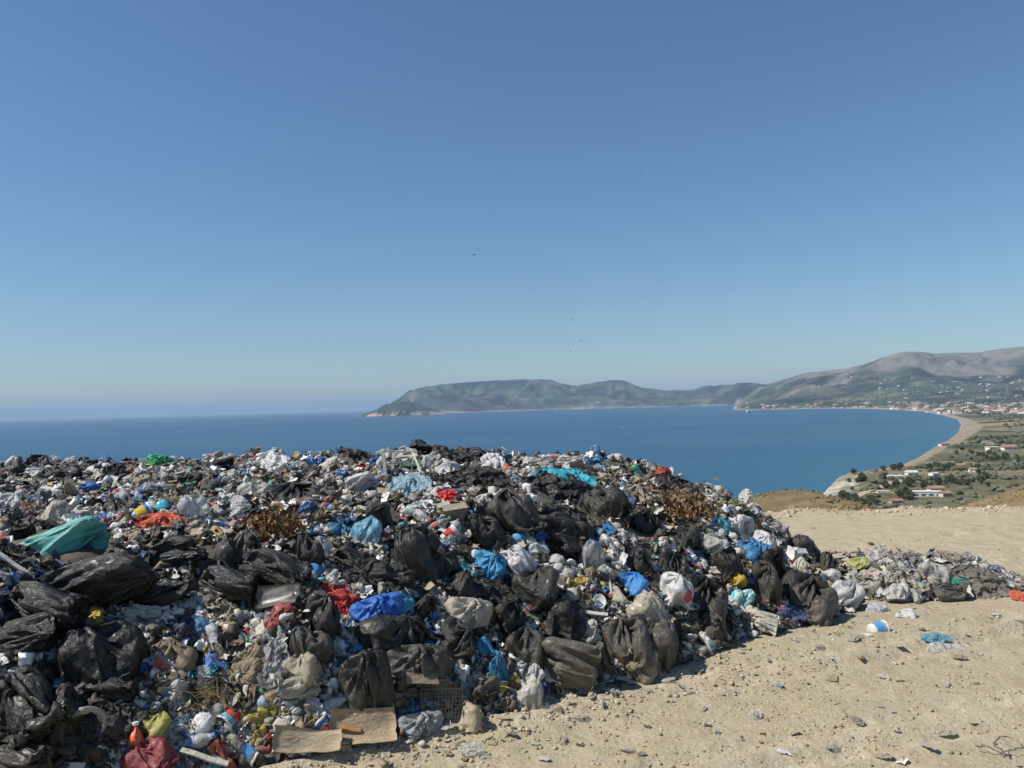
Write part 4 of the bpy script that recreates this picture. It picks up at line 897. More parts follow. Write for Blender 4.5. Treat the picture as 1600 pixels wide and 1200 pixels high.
for (kind, name, px, py, w, h, mk, colr, rot, var, label, short, cat), p, ok, dep in zip(H, hp, hok, hdep):
    if not ok: p = at_dist(px, py, 18.0); dep = 18.0
    mat = MT[mk]; ww = w * dep / F; hh = h * dep / F; a = math.radians(rot); pv_ = Vector(p)
    tocam = (Vector(EYE) - pv_).normalized(); nrm = Vector(slope_normal(np.array([p[0]]), np.array([p[1]]))[0])
    if kind == 'bag':
        dx = BAGDIM[var % 6]; rz = 0 if mk == 'r' else random.choice([0, math.pi]) + random.uniform(-.5, .5); s = ww / max(dx[0], dx[1] * .9); sz = hh / dx[2] * 1.06
        sz = min(max(sz, s * .35), s * 2.6)
        roll = 0
        if rot == 0:
            roll = random.choice([-1.35, -.8, -.3, 0, .3, .7, 1.3]) if .55 < h / w < 1.6 else random.uniform(-.2, .2)
            if abs(roll) > .9: s = hh / max(dx[0], dx[1] * .9); sz = min(max(ww / dx[2] * 1.05, s * .35), s * 2.6)
        tl = 0 if rot else random.uniform(-.85, .35) if py < 985 else random.uniform(-.5, .3)
        q = Quaternion(FW, -a - roll) @ Quaternion(RW, tl) @ Quaternion((0, 0, 1), rz); c = pv_ + tocam * min(ww, hh) * .34 - (q @ Vector((0, 0, dx[2] * sz * .5)))
        o = place(kind, name, c, (s, s, sz), q, colr, mat, label, cat, None, var)
    elif kind == 'sheet':
        zz = (nrm + tocam * .45 + Vector((0, 0, .1))).normalized(); q = q_axes(RW * math.cos(a) + UW * math.sin(a), zz); fs = max(abs(zz.dot(tocam)), .3)
        sy = hh / fs if abs(math.sin(a)) < .7 else ww / fs; sx = ww if abs(math.sin(a)) < .7 else hh
        if abs(math.sin(a)) >= .7: sx, sy = hh, ww
        o = place(kind, name, pv_ + zz * .05, (sx, min(sy, sx * 2.2), (sx + sy) * .42), q, colr, mat, label, cat, None, var)
    elif kind in ('bottle', 'can', 'jug', 'tub'):
        ax = (RW * math.cos(a) + UW * math.sin(a) + FW * .15).normalized(); q = q_axes(tocam, ax); ln = max(ww, hh); th = min(ww, hh); s2 = th / {'bottle': .31, 'can': .6, 'jug': .6, 'tub': .95}[kind]
        pc = {'bottle': {'cap': BL, 'paper_label': (.3, .4, .55)}, 'tub': {'printed_band': (.03, .26, .60)}, 'jug': {'cap': WH}, 'can': {'rim': CL}}[kind]
        o = place(kind, name, pv_ + tocam * th * .4 - ax * ln * .5, (s2, s2, ln), q, colr, mat, label, cat, None, var, pc)
    elif kind == 'box':
        q = Quaternion(FW, -a) @ Quaternion((0, 0, 1), .45) @ Quaternion((1, 0, 0), .15); o = place(kind, name, pv_ + tocam * hh * .3, (ww * .85, ww * .7, hh), q, colr, mat, label, cat, None, var)
    elif kind in ('card', 'plank', 'lid'):
        zz = (nrm + tocam * (1.5 if kind == 'lid' else .5)).normalized(); q = q_axes(RW * math.cos(a) + UW * math.sin(a), zz); fs = max(abs(zz.dot(tocam)), .35)
        if kind == 'plank': t_ = .5 * min(ww, hh) / .05; sc_ = (max(ww, hh) / max(.35, abs((q @ Vector((1, 0, 0))).dot(RW)) + abs((q @ Vector((1, 0, 0))).dot(UW)) * .5), t_ * .8, t_ * .8)
        else: sc_ = (ww, hh / fs, ww)
        o = place(kind, name, pv_ + zz * .05 + tocam * .05, sc_, q, colr, mat, label, cat, None, var)
    else:
        zz = (nrm + Vector((0, 0, .6))).normalized(); q = q_axes(RW, zz)
        sx = ww / {'leaves': .75, 'straw': .8, 'rope': .5, 'loop': .9, 'ball': 1}[kind]; s3 = hh / {'leaves': .38, 'straw': .5, 'rope': .6, 'loop': 1., 'ball': 1}[kind]
        o = place(kind, name, pv_ - zz * hh * (.35 if kind != 'loop' else .5) + tocam * hh * .25, (sx, sx, s3), q, colr, mat, label, cat, None, var)
    LANDMARKS.append((px, py, w, h, short)); HERO_E.append((px, py, (h if abs(rot) > 45 and kind == 'bag' else w) * .5, (w if abs(rot) > 45 and kind == 'bag' else h) * .5, dep))
HERO_E = np.array(HERO_E)

# black lattice crate at the foot of the heap
p, dep = locate(686, 1092); s = 62 * dep / F
o = obj('crate', None, None, 'black plastic lattice crate tipped at the foot of the heap', 'crate')
o.matrix_world = Matrix.Translation(Vector(p) + Vector((0, -.12, -.14))) @ (Quaternion((0, 0, 1), .35) @ Quaternion((1, 0, 0), -.25) @ Quaternion((0, 1, 0), .12)).to_matrix().to_4x4() @ Matrix.Scale(s * 1.05, 4)
cs = build_thing('crate', M_HARD)[0][1]
for rz, off, tilt, sx in ((0, (0, -.33, 0), 0, 1), (0, (0, .33, 0), 0, 1), (math.pi / 2, (-.5, 0, 0), 0, .66), (math.pi / 2, (.5, 0, 0), 0, .66), (0, (0, -.33, 0), -math.pi / 2, 1)):
    c = obj('crate_side' if tilt == 0 else 'crate_floor', cs, o, color=(.014, .014, .015)); c.matrix_local = Matrix.Translation(off) @ Matrix.Rotation(rz, 4, 'Z') @ Matrix.Rotation(tilt, 4, 'X') @ Matrix.Diagonal((sx, 1, 1 if tilt == 0 else .94, 1))
LANDMARKS.append((686, 1090, 60, 60, 'black crate'))
# broken white chair frame sticking out near the skyline
p, dep = locate(622, 742); u_ = dep / F
o = obj('chair', None, None, 'broken white wooden chair frame sticking out of the heap top', 'chair'); o.location = Vector(p) + Vector((0, -.1, 0))
def bar(nm, a, c, r, colr=(.72, .67, .56)):
    mb = MB(); P = [Vector(((x - 622) * u_, d_, (742 - y) * u_)) for x, y, d_ in (a, c)]; mb.tube(P, r * u_ * .75, 4); obj(nm, mb.mesh(nm, M_WOOD), o, color=colr)
bar('leg', (605, 750, 0), (601, 702, 0), 4.5); bar('leg', (610, 750, .25), (613, 708, .3), 3.5); bar('leg', (645, 706, .1), (660, 740, -.05), 3); bar('leg', (640, 742, .3), (645, 708, .3), 2.5)
bar('rail', (600, 704, 0), (648, 707, .1), 2.6); bar('rail', (612, 715, .3), (645, 712, .2), 2.2); bar('rail', (588, 708, 0), (614, 703, .1), 2.0); bar('backrest', (603, 724, 0), (640, 722, .2), 3.2)
LANDMARKS.append((622, 722, 60, 50, 'broken white chair'))
# red print on the large white bag, pattern bands on the packet and a blue band on the loose carton

# ================================================================== the many smaller pieces: each its own thing, told apart by what it lies beside
def word_dir(dx, dy, w, h):
    ax, ay = dx / max(w, 12), dy / max(h, 12)
    if abs(ax) > 2 * abs(ay): return 'right of' if dx > 0 else 'left of'
    if abs(ay) > 2 * abs(ax): return 'just below' if dy > 0 else 'just above'
    return ('below right of' if dx > 0 else 'below left of') if dy > 0 else ('above right of' if dx > 0 else 'above left of')
LM = np.array([l[:4] for l in LANDMARKS], float); USED = {h[10] for h in H}
def unique_label(desc, px, py, group):
    d = np.hypot((LM[:, 0] - px) / 1.0, (LM[:, 1] - py) / .8) - .3 * (LM[:, 2] + LM[:, 3]); order = np.argsort(d)[:6]
    for k in order:
        lx, ly, lw, lh, sn = LANDMARKS[k]; t = f"{desc} {word_dir(px - lx, py - ly, lw, lh)} the {sn}"
        if t not in USED: USED.add(t); return t
    for extra in ('half buried', 'creased', 'squashed', 'flattened', 'tilted'):
        for k in order[:3]:
            lx, ly, lw, lh, sn = LANDMARKS[k]; t = f"{extra} {desc} {word_dir(px - lx, py - ly, lw, lh)} the {sn}"
            if t not in USED: USED.add(t); return t
    return t
# (weight, kind, name, category, material, colours with words, size range in metres)
blacks = [(K, 'black'), (KG, 'charcoal'), (KD, 'dusty black'), (K, 'shiny black')]
pales = [(WH, 'white'), (CR, 'cream'), ((.5, .49, .47), 'pale grey'), (GR, 'grey'), ((.45, .38, .28), 'sandy'), ((.66, .62, .55), 'off-white'), ((.36, .30, .21), 'dirty beige'), ((.22, .165, .10), 'stained brown')]
brights = [(BL, 'blue'), (LB, 'sky-blue'), (TQ, 'turquoise'), (RD, 'red'), (YE, 'yellow'), (GN, 'green'), (OR, 'orange'), ((.05, .25, .35), 'petrol blue'), ((.35, .12, .2), 'pink'), ((.40, .42, .12), 'lime')]
clears = [(CL, 'clear'), ((.52, .5, .44), 'dusty clear'), ((.5, .56, .58), 'bluish clear')]
cards = [((.36, .27, .16), 'brown'), ((.42, .34, .23), 'tan'), ((.6, .58, .54), 'whitish'), ((.15, .11, .07), 'dark brown')]
BRW = [5, 3, 2, 2, 2, 1.4, .8, 1.5, .6, .8]
KINDS = [(.10, 'bag', 'refuse_bag', 'bag', 'k', blacks, None, (.28, .55), 'bag'), (.06, 'sheet', 'film_sheet', 'plastic sheet', 'k', blacks, None, (.3, .6), 'film'),
         (.19, 'bag', 'plastic_bag', 'bag', 'f', pales, None, (.18, .40), 'plastic bag'), (.10, 'sheet', 'plastic_sheet', 'plastic sheet', 'f', pales, None, (.18, .38), 'plastic film'),
         (.075, 'bag', 'carrier_bag', 'bag', 'f', brights, BRW, (.14, .30), 'carrier bag'), (.06, 'sheet', 'plastic_wrap', 'plastic sheet', 'f', brights, BRW, (.14, .28), 'plastic wrap'),
         (.14, 'bag', 'clear_bag', 'bag', 'c', clears, None, (.2, .42), 'plastic bag'), (.07, 'sheet', 'clear_sheet', 'plastic sheet', 'c', clears, None, (.2, .4), 'film'),
         (.085, 'bottle', 'bottle', 'bottle', 'b', clears, None, (.2, .3), 'bottle'), (.04, 'card', 'cardboard', 'cardboard', 'p', cards, None, (.12, .24), 'card'),
         (.018, 'box', 'carton', 'carton', 'p', cards + [((.10, .22, .40), 'dull blue')], None, (.08, .15), 'carton'), (.02, 'can', 'can', 'can', 'm', [((.7, .7, .7), 'silver'), (RD, 'red'), ((.4, .5, .3), 'green')], None, (.12, .14), 'can'),
         (.025, 'sheet', 'rag', 'cloth', 't', [((.25, .2, .13), 'brown'), ((.1, .12, .2), 'navy'), ((.4, .36, .3), 'beige'), ((.3, .06, .05), 'maroon')], None, (.2, .4), 'rag'),
         (.02, 'plank', 'stick', 'stick', 'w', [((.5, .42, .3), 'pale'), ((.2, .13, .08), 'brown')], None, (.2, .5), 'stick'),
         (.03, 'ball', 'crumpled_paper', 'paper', 'p', [(WH, 'white'), (CR, 'cream'), ((.5, .49, .47), 'grey')], None, (.08, .15), 'crumpled paper'), (.01, 'tub', 'tub', 'tub', 'h', pales[:3] + brights[:3], None, (.12, .18), 'tub'),
         (.012, 'leaves', 'leaf_clump', 'leaves', 't', [((.17, .10, .045), 'brown'), ((.12, .10, .06), 'grey-brown')], None, (.25, .45), 'leaf clump'), (.008, 'straw', 'straw_clump', 'straw', 't', [((.26, .2, .1), 'yellowish')], None, (.25, .4), 'straw tuft')]
Wk = np.array([k[0] for k in KINDS]); Wk /= Wk.sum()
NM = 17000
mx = RNG.uniform(-25, 1600, NM); my = 695 + (1225 - 695) * RNG.uniform(0, 1, NM) ** 1.0
mp_, mo, md = hit(mx, my); hmask = bil(HEAPMASK, mp_[:, 0], mp_[:, 1])
count = {}; placed = []
for i in range(NM):
    if not mo[i] or hmask[i] < .03: continue
    px, py = mx[i], my[i]
    ki = RNG.choice(len(KINDS), p=Wk); _, kind, name, cat, mk, cols, cw, (s0, s1), noun = KINDS[ki]
    if px < 440 and py > 960 and name == 'refuse_bag' and RNG.random() < .5: continue
    if px > 1335 and mk == 'k' and RNG.random() < .6: continue
    if count.get(name, 0) >= 290: continue
    p = mp_[i]; size = RNG.uniform(s0, s1) * (1.0 if kind in ('card', 'can', 'plank') else 1.3) * (1.0 if px < 1335 else .6); spx = size * F / md[i]
    e = np.hypot((HERO_E[:, 0] - px) / (HERO_E[:, 2] + .35 * spx), (HERO_E[:, 1] - py) / (HERO_E[:, 3] + .3 * spx))
    if e.min() < .82: continue
    if any((px - a) ** 2 + (1.4 * (py - c)) ** 2 < (.165 * (spx + d)) ** 2 for a, c, d in placed): continue
    placed.append((px, py, spx)); count[name] = count.get(name, 0) + 1
    cp = None if cw is None else np.array(cw) / sum(cw); colr, cword = cols[RNG.choice(len(cols), p=cp)]
    colr = tuple(np.clip(np.array(colr) * RNG.uniform(.75, 1.2), .006, .85))
    if cw is not None: colr = tuple(.84 * np.array(colr) + .16 * np.array([.34, .30, .24]))
    if (px > 1000 or py > 1050) and kind in ('bag', 'sheet') and RNG.random() < .3: colr = tuple(.7 * np.array(colr) + .3 * np.array([.36, .30, .21]))
    if px > 1325: colr = tuple(.65 * np.array(colr) + .35 * np.array([.38, .35, .30]))
    sw = 'tiny' if spx < 14 else 'small' if spx < 26 else 'mid-sized' if spx < 42 else 'large'
    label = unique_label(f'{sw} {cword} {noun}', px, py, name); grp = f'{noun}s strewn over the heap'
    nrm = Vector(slope_normal(p[None, 0], p[None, 1])[0]); rnd = Vector(RNG.normal(0, 1, 3)); pv_ = Vector(p); tilt = (nrm + rnd * .28).normalized(); a = RNG.uniform(0, 6.28); ax = Vector((math.cos(a), math.sin(a), 0)); var = int(RNG.integers(0, 30))
    tocam = (Vector(EYE) - pv_).normalized()
    if kind == 'bag':
        dx = BAGDIM[var % 6]; s = size / max(dx[0], dx[1]); q = q_axes(ax, (tilt * .8 + rnd * .35).normalized()); sz = s * RNG.uniform(.5, 1.0)
        c = pv_ + nrm * size * .12 - (q @ Vector((0, 0, dx[2] * sz * .5))); scl = (s, s * RNG.uniform(.75, 1), sz)
    elif kind == 'sheet':
        var = [4, 2, 1, 3, 0][var % 5] + 8 * (var % 3); size *= .88; tilt = (nrm + rnd * .14).normalized()
        if md[i] > 12: tilt = (nrm + rnd * .1 + Vector((0, 0, .6))).normalized(); size *= .8
        q = q_axes(ax, (tilt + tocam * .2).normalized()); c = pv_ + tilt * .02; scl = (size, size * RNG.uniform(.5, .9), size * RNG.uniform(.9, 1.5))
    elif kind in ('bottle', 'can', 'tub'):
        axd = (ax + rnd * .25 - nrm * ax.dot(nrm)).normalized(); q = q_axes(nrm, axd); s2 = size * {'bottle': .95, 'can': .95, 'tub': .8}[kind]; c = pv_ + nrm * size * .1 - axd * size * .5; scl = (s2, s2, size)
    elif kind == 'plank': q = q_axes(ax, tilt); c = pv_ + nrm * .04; scl = (size, size * RNG.uniform(.3, .7), size * .3)
    elif kind == 'box': q = q_axes(ax, tilt); c = pv_ + nrm * size * .2; scl = (size, size * .7, size * .5); var %= 5
    elif kind == 'card': q = q_axes(ax, tilt); c = pv_ + nrm * .04; scl = (size, size * .7, size); var %= 6
    elif kind == 'ball': q = q_axes(ax, tilt); c = pv_ + nrm * size * .25; scl = (size, size, size * .8); var %= 4
    else: q = q_axes(ax, (nrm + Vector((0, 0, .5))).normalized()); c = pv_ - nrm * .04; scl = (size, size, size * .7); var %= 3
    pc = {'cap': [BL, WH, RD, GN][var % 4], 'paper_label': [(.3, .4, .55), (.5, .1, .1), (.6, .6, .6)][var % 3], 'printed_band': [(.03, .26, .6), RD, YE][var % 3], 'rim': CL}
    place(kind, name, c, scl, q, colr, MT[mk], label, cat, grp, var, pc)

# ================================================================== uncountable small litter filling every gap: one mass
def lowres(P, per, sv, su):
    Q = P[::sv, ::su]; return Q.reshape(-1, 3), np.array([f for f in grid_faces(Q.shape[0], Q.shape[1], per)])
PROTO = []
for P in LO:
    V, Fc = lowres(P, True, 4, 4); V = V + np.random.default_rng(len(V)).normal(0, .035, V.shape); V = V - (V.max(0) + V.min(0)) / 2; V /= np.abs(V).max() * 2; PROTO.append((V, Fc, 'bag'))
for P in LOS:
    for (y0, x0) in ((0, 0), (20, 6), (8, 19)):
        Q = P[y0:y0 + 20:3, x0:x0 + 20:3]; V = Q.reshape(-1, 3) - Q.reshape(-1, 3).mean(0); V = V / (np.abs(V).max() * 2); r = np.random.default_rng(len(PROTO)); V = V + r.normal(0, .045, V.shape) * [1, 1, 1.7]
        PROTO.append((V, grid_faces(Q.shape[0], Q.shape[1]), 'film'))
for d in ((1, .08, .06), (1, .03, .03), (.7, .5, .35), (.8, .55, .03)):
    mb = MB(); mb.box((0, 0, 0), d, jit=.03); PROTO.append((np.array(mb.v), np.array(mb.f), 'stick' if d[1] < .1 else 'card'))
mb = MB(); mb.lathe([(.12, -.5), (.15, -.4), (.15, .2), (.05, .42), (.05, .5)], 8, 1, False, False); PROTO.append((np.array(mb.v), np.array(mb.f), 'bottle'))
kinds_p = np.array([p[2] for p in PROTO])
PAL = [((.007, .007, .008), 17), ((.02, .019, .018), 12), ((.06, .054, .047), 8), ((.20, .185, .17), 12), ((.33, .29, .23), 9), ((.46, .42, .36), 11), ((.60, .58, .54), 19), ((.74, .73, .71), 11), ((.04, .12, .30), 2.2), ((.09, .28, .46), 1.8), ((.09, .32, .35), 1.2),
       ((.36, .06, .045), 1.0), ((.48, .36, .09), 1.4), ((.08, .24, .12), .8), ((.48, .15, .07), .5), ((.09, .05, .027), 4), ((.18, .11, .06), 3), ((.06, .05, .13), 1.5)]
PC = np.array([c for c, _ in PAL]); PW = np.array([w for _, w in PAL], float); PW /= PW.sum()
def mass(name, px, py, pr, sizer, label, cat, pal_w, lift=.3, on_heap=True):
    p, ok, dep = hit(px, py); hmk = bil(HEAPMASK, p[:, 0], p[:, 1]); keep = ok & ((hmk > .015) if on_heap else (hmk < .02))
    p, dep, px_, py_ = p[keep], dep[keep], np.asarray(px)[keep], np.asarray(py)[keep]; nrm = slope_normal(p[:, 0], p[:, 1]); r = np.random.default_rng(len(p)); Vs, Fs4, Cs = [], [], []; base = 0
    for i in range(len(p)):
        V, Fc, kd = PROTO[r.choice(len(PROTO), p=pr)]; s = sizer(r, dep[i])
        if on_heap:
            e = np.hypot((HERO_E[:, 0] - px_[i]) / HERO_E[:, 2], (HERO_E[:, 1] - py_[i]) / HERO_E[:, 3])
            if e.min() < .8: continue
        z = nrm[i] + r.normal(0, .45, 3) * (.8 if on_heap else .15); z /= np.linalg.norm(z); a = r.normal(0, 1, 3); a -= z * a.dot(z); a /= np.linalg.norm(a); b2 = np.cross(z, a)
        sc3 = s * np.array([r.uniform(.9, 1.4), r.uniform(.45, .95), r.uniform(.35, .95)]); W = (V * sc3) @ np.stack([a, b2, z]) + p[i] + nrm[i] * s * (lift if kd != 'stick' else .12)
        Vs.append(W); Fs4.append(Fc + base); base += len(W); c = PC[r.choice(len(PC), p=pal_w)] * r.uniform(.7, 1.25)
        if on_heap and 820 < px_[i] < 1325 and r.random() < .2: c = [np.array([.008, .008, .009]), np.array([.05, .04, .03]), np.array([.13, .085, .05])][r.integers(3)] * r.uniform(.6, 1.4)
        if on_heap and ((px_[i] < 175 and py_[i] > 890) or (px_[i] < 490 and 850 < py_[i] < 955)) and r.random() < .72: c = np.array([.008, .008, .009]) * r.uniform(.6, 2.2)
        if on_heap and px_[i] > 1325: c = c * .65 + np.array([.36, .33, .285]) * .35
        if kd == 'stick': c = np.array([.3, .23, .14]) * r.uniform(.4, 1.5)
        if kd == 'card': c = (c * .3 + np.array([.4, .32, .22]) * .7) * r.uniform(.6, 1.3)
        Cs.append(np.tile(np.append(np.clip(c, .006, .85), 1), (len(W), 1)))
    me = mesh_np(name, np.concatenate(Vs), np.concatenate(Fs4), False, M_STUFF, np.concatenate(Cs)); return obj(name, me, None, label, cat, None, 'stuff')
pr = np.where(kinds_p == 'bag', 2.6, np.where(kinds_p == 'film', 2.0, np.where(kinds_p == 'stick', 1.1, np.where(kinds_p == 'bottle', 1.2, .6)))); pr = pr / pr.sum()
NL = 15000
lx = RNG.uniform(-40, 1600, NL * 2)[:NL * 2]; ly = RNG.uniform(693, 1230, NL * 2)
mass('litter', lx, ly, pr, lambda r, d: min(.17, max(.05, float(np.exp(r.normal(math.log(.105), .38))))) * (1 + .03 * max(0, d - 9)), 'small mixed litter packed between the bags of the heap', 'litter', PW)
# skirt of the heap hidden from the front: top edge beyond the skyline and the left flank

# ================================================================== sand: clods, pebbles, scraps and sticks
def ico(sub=1):
    b_ = bmesh.new(); bmesh.ops.create_icosphere(b_, subdivisions=sub, radius=.5); V = np.array([v.co[:] for v in b_.verts]); Fc = np.array([[v.index for v in f.verts] for f in b_.faces]); b_.free(); return V, Fc
def scatter_mesh(name, pts, sizes, cols, mat, label, cat, flat=(.6, 1.0), sub=1, jit=.09, sink=.2, smooth=False):
    V0, F0 = ico(sub); r = np.random.default_rng(len(pts)); n_ = len(pts); k = len(V0)
    V = V0[None] * (1 + r.normal(0, jit * 2, (n_, k, 1))); V = V * np.stack([r.uniform(.8, 1.25, n_), r.uniform(.8, 1.25, n_), r.uniform(*flat, n_)], 1)[:, None]
    a = r.uniform(0, 6.28, n_); c, s = np.cos(a)[:, None], np.sin(a)[:, None]; V = np.stack([V[..., 0] * c - V[..., 1] * s, V[..., 0] * s + V[..., 1] * c, V[..., 2]], -1) * np.asarray(sizes)[:, None, None]
    V = V + np.asarray(pts)[:, None] + np.array([0, 0, 1]) * (np.asarray(sizes) * (.5 * flat[0] - sink))[:, None, None]
    Fc = (F0[None] + (np.arange(n_) * k)[:, None, None]).reshape(-1, 3); C = np.repeat(np.concatenate([cols, np.ones((n_, 1))], 1), k, 0)
    return obj(name, mesh_np(name, V, Fc, smooth, mat, C), None, label, cat, None, 'stuff')
mt, n, L, b, out = new_mat('stone'); vc = N(n, 'ShaderNodeVertexColor', layer_name='Col'); L.new(vc.outputs[0], b.inputs['Base Color']); b.inputs['Roughness'].default_value = .95; b.inputs['Specular IOR Level'].default_value = .15; M_STONE = mt
npb = 17000
sx = RNG.uniform(300, 1620, npb); sy = 800 + 410 * RNG.uniform(0, 1, npb) ** .75
q, ok, dep = hit(sx, sy); dens = fbm(q[:, 0] * 1.1 + 2, q[:, 1] * 1.1, 3); fd = -sdist(q[:, :2], foot)
keep = ok & (bil(HEAPMASK, q[:, 0], q[:, 1]) < .02) & (RNG.random(npb) < .14 + 1.1 * np.exp(-np.clip(fd, 0, 9) / 1.0) + .5 * (dens > .56)); q = q[keep]; dep = dep[keep]
sz = np.clip(np.exp(RNG.normal(math.log(.0105), .55, len(q))), 0.005, .04) * (.8 + .05 * dep) * (1 + .25 * np.exp(-np.clip(fd[keep], 0, 9) / .9))
pc = np.array([.38, .31, .205]) * RNG.uniform(.62, 1.3, (len(q), 1)) + RNG.normal(0, .012, (len(q), 3)); scatter_mesh('gravel', q, sz, np.clip(pc, .05, .8), M_STONE, 'loose clods and pebbles on the sand', 'gravel')
# rubble along the lip of the plateau
nr = 420; ex = RNG.uniform(5.0, 14.0, nr); ey = 19.3 + .5 * (fbm(ex * .4, ex * 0 + 3, 3) - .5) + RNG.normal(0, .28, nr); ez = ground_z(ex, ey)
scatter_mesh('rubble', np.stack([ex, ey, ez], 1), np.exp(RNG.normal(math.log(.04), .5, nr)), np.array([.44, .365, .25]) * RNG.uniform(.6, 1.3, (nr, 1)), M_STONE, 'pale rubble along the far edge of the plateau', 'rubble', (.6, .9))
# small crumbs of litter on the sand
gx_, gy_ = RNG.uniform(500, 1610, 2200), 930 + 270 * RNG.uniform(0, 1, 2200); q, ok, dep = hit(gx_, gy_); fd = -sdist(q[:, :2], foot); kp = RNG.random(2200) < np.exp(-np.clip(fd, 0, 9) / .55) + .03
pg = np.where(kinds_p == 'stick', 4.0, np.where(kinds_p == 'film', 1.0, np.where(kinds_p == 'card', 2.0, .1))); pg = pg / pg.sum(); wg = PW.copy(); wg[:3] *= .3; wg[4:7] *= 2; wg /= wg.sum()
mass('ground_litter', gx_[kp], gy_[kp], pg, lambda r, d: float(np.exp(r.normal(math.log(.05), .4))), 'crumbs of litter trodden into the sand', 'litter', wg, .12, False)
# scraps one can pick out on the sand
SC = [('card', 'cardboard', 'cardboard', 'p', cards, (.12, .24), 'card scrap'), ('sheet', 'plastic_scrap', 'plastic scrap', 'f', pales + pales + [((.12, .32, .48), 'pale blue')], (.12, .26), 'plastic scrap'), ('plank', 'stick', 'stick', 'w', [((.42, .34, .22), 'pale'), ((.2, .14, .08), 'brown')], (.15, .4), 'stick'), ('sheet', 'clear_scrap', 'plastic scrap', 'c', clears, (.14, .28), 'film scrap'), ('ball', 'crumpled_paper', 'paper', 'p', [(WH, 'white'), (CR, 'cream')], (.05, .1), 'paper ball'), ('bottle', 'bottle', 'bottle', 'b', clears, (.16, .24), 'bottle')]
LANDMARKS += [(1200, 1050, 60, 30, 'sand before the heap'), (1450, 1100, 60, 30, 'lower right sand'), (950, 1130, 60, 30, 'bottom centre sand')]; LM = np.array([l[:4] for l in LANDMARKS], float)
spots = [(700,1140),(760,1128),(790,1122),(815,1122),(868,1108),(890,1094),(905,1086),(925,1090),(955,1082),(940,1098),(800,1150),(835,1165),(880,1160),(905,1122),(770,1160),(1010,1085),(1045,1066),(1090,1050),(1150,1050),(1175,1022),(1210,1008),(1240,1000),(1280,1012),(1310,990),(1335,1000),(1345,1030),(1405,1010),(1430,1030),(1440,985),(1520,1000),(1555,960),(1590,970),(1500,1030),(1380,1060),(1300,1060),(1270,1030),(1480,1075),(1560,1070),(1585,1100),(1410,1095),(1340,1130),(1250,1090),(1480,1150),(1180,1120),(1100,1110),(1060,1150),(980,1175),(850,1190),(700,1180),(1380,1185),(1450,1170),(1300,1170),(1520,1130),(1240,1145),(660,1165),(1420,880),(1490,846),(1360,850),(1560,860),(1450,822),(1270,826),(1340,815),(1530,822)]
q, ok, dep = hit([a for a, _ in spots], [c for _, c in spots])
for i, ((px, py), p) in enumerate(zip(spots, q)):
    kind, name, cat, mk, cols, (s0, s1), noun = SC[int(RNG.choice(6, p=[.22, .24, .2, .2, .08, .06]))]; size = RNG.uniform(s0, s1) * .62; colr, cw_ = cols[RNG.integers(len(cols))]; colr = tuple(.6 * np.array(colr) + .4 * np.array([.40, .34, .24]))
    a = RNG.uniform(0, 6.28); ax = Vector((math.cos(a), math.sin(a), 0)); up_ = Vector((RNG.normal(0, .1), RNG.normal(0, .1), 1)).normalized(); var = int(RNG.integers(0, 6)); pv_ = Vector(p)
    if kind == 'bottle': axd = ax; qq = q_axes(Vector((0, 0, 1)), axd); c = pv_ + Vector((0, 0, size * .14)); scl = (size * .95, size * .95, size)
    elif kind == 'plank': qq = q_axes(ax, up_); c = pv_ + Vector((0, 0, .008)); scl = (size, size * .3, size * .25)
    elif kind == 'ball': qq = q_axes(ax, up_); c = pv_ + Vector((0, 0, size * .3)); scl = (size, size, size * .8); var %= 4
    elif kind == 'card': qq = q_axes(ax, up_); c = pv_ + Vector((0, 0, .004)); scl = (size, size * .7, size * .22)
    else: qq = q_axes(ax, up_); c = pv_ + Vector((0, 0, .02)); scl = (size, size * .6, size * .75)
    place(kind, name, c, scl, qq, colr, MT[mk], unique_label(f'dusty {cw_} {noun} on sand', px, py, name), cat, 'scraps lying on the sand', var, {'cap': WH, 'paper_label': CR})

# ================================================================== far shore: houses, trees, boats, birds
def land_hit(px, py, D0=60, D1=13500, k=420):
    px = np.atleast_1d(np.asarray(px, float)); py = np.atleast_1d(np.asarray(py, float)); d = pdir(px, py); Ds = np.exp(np.linspace(math.log(D0), math.log(D1), k))
    P = EYE + d[:, None] * (Ds[None] / np.hypot(d[:, 0], d[:, 1])[:, None])[..., None]; z, sdl, t = land_height(P[..., 0], P[..., 1]); below = (P[..., 2] < z) & (sdl > 3)
    i = np.argmax(below, 1); ok = below.any(1); r = np.arange(len(px)); p = P[r, i].copy(); p[:, 2] = z[r, i]; return p, ok, Ds[i]
def house_meshes(gable, mw, mr):
    w = MB(); w.box((0, 0, .5), (1, 1, 1)); r = MB()
    if gable:
        r.add([(-.56, -.58, .98), (.56, -.58, .98), (.56, .58, .98), (-.56, .58, .98), (-.56, 0, 1.42), (.56, 0, 1.42)], [(0, 1, 5, 4), (2, 3, 4, 5), (0, 4, 3), (1, 2, 5), (0, 3, 2, 1)])
    else: r.box((0, 0, 1.04), (1.06, 1.06, .1))
    wd = MB(); wd.box((0, 0, 0), (.14, .03, .34)); return w.mesh('house_wall', mw), r.mesh('roof', mr), wd.mesh('window', M_HARD)
